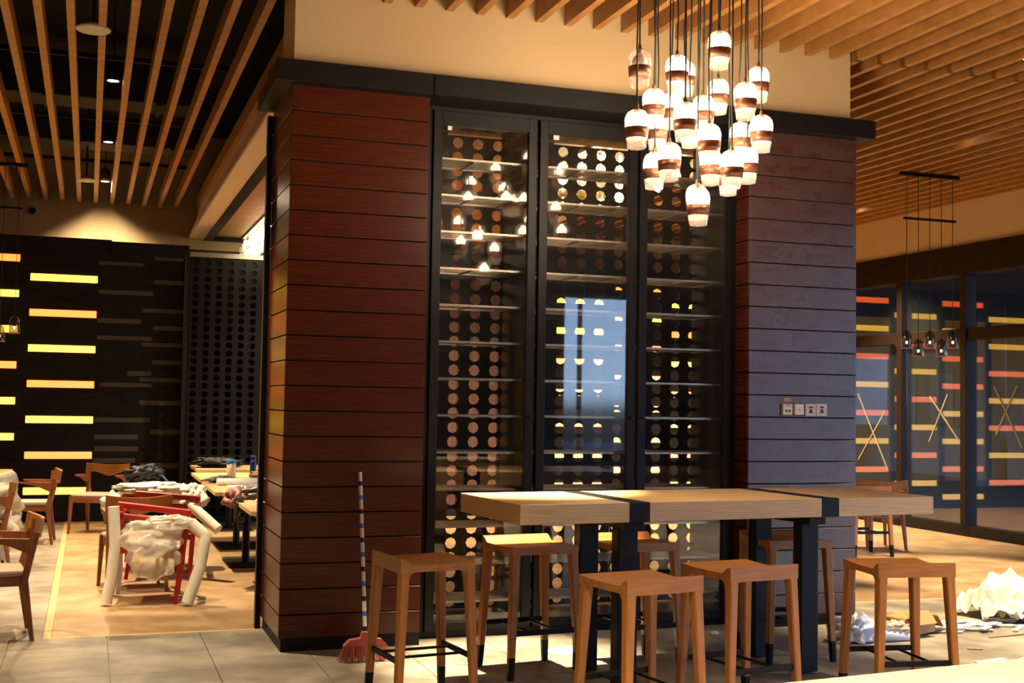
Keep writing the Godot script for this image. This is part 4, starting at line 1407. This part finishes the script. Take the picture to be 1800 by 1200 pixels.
# ---------------------------------------------------------------- small things
func small_things() -> void:
	var st: SurfaceTool
	var t: Node3D
	# sockets on the right pier
	var sk := [[1372, 1392, "cream twin data socket with a brown rim on the dusty pier", 0], [1393, 1412, "cream blank socket plate with one small hole", 1], [1414, 1432.5, "pale power socket beside the cream plates", 2], [1433, 1452, "pale power socket at the outer end of the row", 2]]
	for s in sk:
		var a := pix(s[0], 709, 2, 0.0)
		var b := pix(s[1], 731, 2, 0.0)
		var w := b.x - a.x
		var h := a.y - b.y
		t = thing("wall_socket", s[2], "socket", Vector3(a.x, b.y, 0.0), 0.0, "sockets on the pier")
		st = mb()
		if s[3] == 2:
			bev(st, Vector3(w / 2, h / 2, 0.008), Vector3(w, h, 0.016), 0.004)
			fin(st, "plate", M.socket_rose, t)
			st = mb()
			bx(st, Vector3(w / 2, h * 0.70, 0.0165), Vector3(w * 0.34, h * 0.14, 0.002))
			bx(st, Vector3(w / 2, h * 0.42, 0.0165), Vector3(w * 0.22, h * 0.24, 0.002))
			bx(st, Vector3(w / 2, h * 0.30, 0.0165), Vector3(w * 0.34, h * 0.13, 0.002))
			fin(st, "slots", M.stick_black, t)
			st = mb()
			bx(st, Vector3(w / 2, h * 0.13, 0.0165), Vector3(w * 0.2, h * 0.06, 0.002))
			fin(st, "indicator", M.paper, t)
		else:
			bev(st, Vector3(w / 2, h / 2, 0.005), Vector3(w, h, 0.010), 0.002)
			fin(st, "rim", M.socket_brown, t)
			st = mb()
			bev(st, Vector3(w * 0.54, h * 0.53, 0.012), Vector3(w * 0.82, h * 0.86, 0.012), 0.002)
			fin(st, "plate", M.white_plastic, t)
			st = mb()
			if s[3] == 0:
				bx(st, Vector3(w * 0.40, h * 0.42, 0.0185), Vector3(w * 0.15, h * 0.2, 0.002))
				bx(st, Vector3(w * 0.68, h * 0.42, 0.0185), Vector3(w * 0.15, h * 0.2, 0.002))
				bx(st, Vector3(w * 0.54, h * 0.82, 0.0185), Vector3(w * 0.5, h * 0.05, 0.001))
			else:
				bx(st, Vector3(w * 0.54, h * 0.5, 0.0185), Vector3(w * 0.09, h * 0.09, 0.002))
			fin(st, "slots", M.duct_grey, t)
	var q := pix(1384, 702, 2, 0.002)
	st = mb()
	bx(st, Vector3.ZERO, Vector3(0.06, 0.026, 0.003))
	var lb := fin(st, "paper_tag", M.cardboard)
	lb.position = q
	tag(lb, "small tan paper tag stuck above the sockets", "tag")
	# broom leaning on the red pier
	t = thing("broom", "push broom with striped blue white and black handle and pink bristles", "broom", Vector3(0.455, 0, 0.40))
	var foot := Vector3(0.0, 0.15, 0.0)
	var head := pix(633, 830, 2, 0.03) - t.position
	var n := 34
	for i in n:
		var a := foot.lerp(head, float(i) / n)
		var b := foot.lerp(head, float(i + 1) / n)
		st = mb()
		tube(st, [a, b], 0.0125, 10)
		var k := i % 6
		fin(st, "handle_stripe", M.stick_blue if k == 4 else (M.stick_black if k == 1 else M.stick_white), t)
	st = mb()
	extr(st, PackedVector2Array([Vector2(-0.135, 0.10), Vector2(-0.10, 0.135), Vector2(-0.03, 0.145), Vector2(-0.02, 0.18), Vector2(0.02, 0.18), Vector2(0.03, 0.145), Vector2(0.10, 0.135), Vector2(0.135, 0.10)]), 0.024)
	fin(st, "head", M.broom_pink, t)
	st = mb()
	for i in 46:
		for j in 4:
			var u := -1.0 + 2.0 * i / 45.0
			var z := -0.02 + j * 0.0135
			tube(st, [Vector3(u * 0.128, 0.105, z), Vector3(u * 0.150 + rng.randf_range(-0.006, 0.006), 0.05, z * 1.3), Vector3(u * 0.165 + rng.randf_range(-0.010, 0.010), 0.002 + 0.02 * rng.randf() * rng.randf(), z * 1.7)], rng.randf_range(0.0014, 0.0026), 4)
	fin(st, "bristles", M.bristle_pink, t).set_meta("kind", "stuff")
	# the cream counter at the lower edge
	t = thing("counter", "cream stone topped counter running across the near corner", "counter", Vector3(0.40, 0, 5.292), deg_to_rad(6.2))
	st = mb()
	bev(st, Vector3(1.4, 0.93, 0.32), Vector3(3.0, 0.04, 0.64), 0.003)
	fin(st, "counter_top", M.counter_stone, t)
	for k in 4:
		st = mb()
		bev(st, Vector3(0.33 + k * 0.72, 0.50, 0.36), Vector3(0.71, 0.81, 0.5), 0.003)
		fin(st, "front_panel", M.oak, t)
	st = mb()
	lohi(st, Vector3(0.05, 0.0, 0.15), Vector3(2.8, 0.095, 0.58))
	fin(st, "kick_plate", M.black_trim, t)
	# things on the tables behind the pier
	var B := pix(434.5, 842, 1, 0.74)
	t = thing("bottle", "slim blue metal bottle standing on the table", "bottle", Vector3(0.52, 0.74, -5.65))
	st = mb()
	lathe(st, [Vector2(0.0, 0.0), Vector2(0.034, 0.0), Vector2(0.036, 0.01), Vector2(0.036, 0.165), Vector2(0.030, 0.18), Vector2(0.0, 0.18)], 18)
	fin(st, "body", M.bottle_blue, t)
	st = mb()
	lathe(st, [Vector2(0.030, 0.18), Vector2(0.030, 0.225), Vector2(0.024, 0.235), Vector2(0.0, 0.235)], 18)
	fin(st, "cap", M.bottle_blue, t)
	t = thing("jar", "white plastic jar with a blue lid beside the blue bottle", "jar", Vector3(0.28, 0.74, -5.58))
	st = mb()
	lathe(st, [Vector2(0.0, 0.0), Vector2(0.046, 0.0), Vector2(0.048, 0.01), Vector2(0.048, 0.16), Vector2(0.0, 0.16)], 18)
	fin(st, "body", M.jar_white, t)
	st = mb()
	lathe(st, [Vector2(0.052, 0.16), Vector2(0.052, 0.195), Vector2(0.0, 0.197)], 18)
	fin(st, "lid", M.lid_blue, t)
	t = thing("paper_roll", "rolled white paper plan lying on the table", "paper", Vector3(0.02, 0.74, -4.45), deg_to_rad(4))
	st = mb()
	tube(st, [Vector3(0, 0.035, 0), Vector3(0.55, 0.035, 0)], 0.034, 16)
	fin(st, "roll", M.paper, t)
	st = mb()
	bx(st, Vector3(0.34, 0.002, 0.14), Vector3(0.5, 0.004, 0.3))
	fin(st, "sheet", M.paper, t)
	t = thing("paper_roll", "stack of white paper plans on the table closest behind the pier", "paper", Vector3(0.16, 0.74, -2.3), deg_to_rad(8))
	for k in 3:
		st = mb()
		bev(st, Vector3(0.28 + 0.02 * k, 0.012 + 0.024 * k, 0.0 - 0.03 * k), Vector3(0.55, 0.022, 0.36), 0.006)
		fin(st, "sheet", M.paper, t)
	for e in [["grey plastic bag lying on the table closest behind the pier", Vector3(0.18, 0.79, -2.85), Vector3(0.20, 0.06, 0.16), "bag_grey", 50], ["pink bag hanging off the edge of the table closest behind the pier", Vector3(0.0, 0.75, -2.75), Vector3(0.09, 0.08, 0.12), "bag_pink", 51], ["black strap bag hanging below the edge of the pale table", Vector3(0.02, 0.66, -2.5), Vector3(0.04, 0.11, 0.10), "bag_black", 52], ["grey bag lying behind the rolled paper plan", Vector3(0.12, 0.77, -4.85), Vector3(0.15, 0.035, 0.10), "bag_grey", 53], ["dark cloth bundle lying on the table by the rack screen", Vector3(0.32, 0.80, -7.6), Vector3(0.28, 0.06, 0.14), "bag_black", 54], ["crumpled brown paper beside the blue bottle", Vector3(0.62, 0.78, -5.3), Vector3(0.16, 0.05, 0.12), "cardboard", 55]]:
		st = mb()
		crumple(st, Vector3.ZERO, e[2], e[4], 0.45, 2.0, 40, 24, (0.742 - e[1].y) if e[1].y > 0.765 else -99.0)
		var o := fin(st, "carrier_bag" if e[3].begins_with("bag") else "crumpled_paper", M[e[3]])
		o.position = e[1]
		tag(o, e[0], "bag" if e[3].begins_with("bag") else "paper")
	rubbish()

func rubbish() -> void:
	var st: SurfaceTool
	var L := [
		["crumpled_paper", "crumpled white paper heap beside the rolled newspaper on the floor", "paper", Vector3(3.82, 0.05, 0.60), Vector3(0.16, 0.11, 0.10), "newsprint", 63],
		["plastic_scrap", "flat white plastic scrap beside the tan carton", "plastic", Vector3(4.72, 0.015, 0.42), Vector3(0.14, 0.03, 0.10), "foam", 64],
		["foam_crumb", "small white foam crumb lying before the cabinet doors", "foam", Vector3(3.0, 0.008, 0.14), Vector3(0.03, 0.012, 0.02), "foam", 66]]
	for e in L:
		st = mb()
		crumple(st, Vector3.ZERO, e[4], e[6], 0.55, 2.4, 40, 24, -e[3].y + 0.002)
		var o := fin(st, e[0], M[e[5]])
		o.position = e[3]
		tag(o, e[1], e[2])
	var bxn := thing("cardboard_carton", "torn tan cardboard carton with loose flaps on the floor", "box", Vector3(4.40, 0.0, 0.46), deg_to_rad(14))
	st = mb()
	bev(st, Vector3(0, 0.072, 0), Vector3(0.30, 0.13, 0.20), 0.008, Basis(Vector3(0, 0, 1), 0.08))
	fin(st, "carton_body", M.cardboard, bxn)
	st = mb()
	bx(st, Vector3(0.19, 0.09, 0.02), Vector3(0.11, 0.005, 0.18), Basis(Vector3(0, 0, 1), -0.9))
	fin(st, "flap", M.cardboard, bxn)
	st = mb()
	bx(st, Vector3(-0.03, 0.13, 0.12), Vector3(0.24, 0.005, 0.11), Basis(Vector3(1, 0, 0), 0.8))
	fin(st, "flap", M.cardboard, bxn)
	# shiny tape on the carton
	st = mb()
	crumple(st, Vector3.ZERO, Vector3(0.13, 0.05, 0.09), 67, 0.6, 3.0, 40, 24, -0.05)
	var o2 := fin(st, "packing_tape", M.plastic_sheet)
	o2.position = Vector3(4.22, 0.055, 0.56)
	tag(o2, "shiny ball of clear packing tape against the tan carton", "tape")
	var hp := thing("plastic_heap", "big heap of crumpled white plastic sheeting on the floor", "plastic sheet", Vector3(5.66, 0.002, 0.03))
	for e in [[Vector3(0, 0, 0), 0.74, 0.56, 0.16, 81, 0.3, 0.22], [Vector3(-0.12, 0, 0.08), 0.56, 0.44, 0.12, 82, 1.1, 0.12], [Vector3(0.10, 0, 0.14), 0.60, 0.40, 0.10, 83, -0.4, 0.10]]:
		st = mb()
		sheet(st, e[0], e[1], e[2], e[3], e[4], e[5], e[6])
		fin(st, "sheet", M.foam, hp)
	# rolled newspaper
	var t := thing("newspaper_roll", "rolled blue printed newspaper cone lying on the floor", "newspaper", Vector3(3.98, 0, 0.66), deg_to_rad(-6))
	st = mb()
	var rings := []
	for i in 9:
		var ring := PackedVector3Array()
		var r := lerpf(0.045, 0.022, i / 8.0)
		for k in 14:
			var a := TAU * k / 14
			ring.append(Vector3(i * 0.032, r + r * sin(a), r * cos(a)))
		rings.append(ring)
	loft(st, rings, false)
	fin(st, "cone", M.newsprint, t)
	st = mb()
	for i in 5:
		bx(st, Vector3(0.03 + i * 0.045, lerpf(0.085, 0.052, i / 4.0), 0.012), Vector3(0.028, 0.002, 0.02), Basis(Vector3.RIGHT, 0.5))
	fin(st, "print", M.ink_blue, t)
	# flat strips of foam, cuttings and sticks
	var G := "white foam cuttings scattered round the plastic heap"
	for i in 26:
		st = mb()
		var l := rng.randf_range(0.10, 0.34)
		var p := Vector3(rng.randf_range(4.85, 5.75), 0, rng.randf_range(0.18, 0.62))
		bev(st, Vector3(0, 0.006 + 0.008 * (i % 4), 0), Vector3(l, 0.010, rng.randf_range(0.025, 0.07)), 0.002, Basis(Vector3(0, 0, 1), rng.randf_range(-0.06, 0.06)))
		var o := fin(st, "foam_cutting", M.foam)
		o.position = p
		o.rotation.y = rng.randf_range(-0.7, 0.7)
		tag(o, "white foam cutting on the floor by the plastic heap", "foam", G)
	var S := [
		[Vector3(5.05, 0.008, 0.72), 0.42, 8.0, "raw_stick", "thin pale wooden stick lying by the foam cuttings", 0.012],
		[Vector3(4.72, 0.006, 1.36), 0.40, 16.0, "paper", "long white strip lying on the bare floor", 0.018],
		[Vector3(4.46, 0.006, 1.06), 0.10, -20.0, "raw_stick", "short brown wood splinter on the bare floor", 0.012],
		[Vector3(4.30, 0.004, 1.40), 0.26, 12.0, "paper", "short white strip lying near the stool", 0.03]]
	for e in S:
		st = mb()
		bev(st, Vector3.ZERO, Vector3(e[1], 0.008, e[5] * 1.6), 0.001)
		var o := fin(st, "wood_stick" if e[3] == "raw_stick" else "paper_strip", M[e[3]])
		o.position = e[0]
		o.rotation.y = deg_to_rad(e[2])
		tag(o, e[4], "stick" if e[3] == "raw_stick" else "paper")
	# papers under the table
	for e in [[Vector3(1.78, 0.003, 0.42), 0.20, 25.0, "white paper sheet lying under the bar table"], [Vector3(3.04, 0.003, 0.34), 0.05, 40.0, "scrap of white paper before the cabinet"], [Vector3(1.02, 0.003, 0.62), 0.05, 10.0, "scrap of white paper near the broom"]]:
		st = mb()
		bx(st, Vector3.ZERO, Vector3(e[1] * 1.4, 0.002, e[1]))
		var o := fin(st, "paper_sheet", M.paper)
		o.position = e[0]
		o.rotation.y = deg_to_rad(e[2])
		tag(o, e[3], "paper")
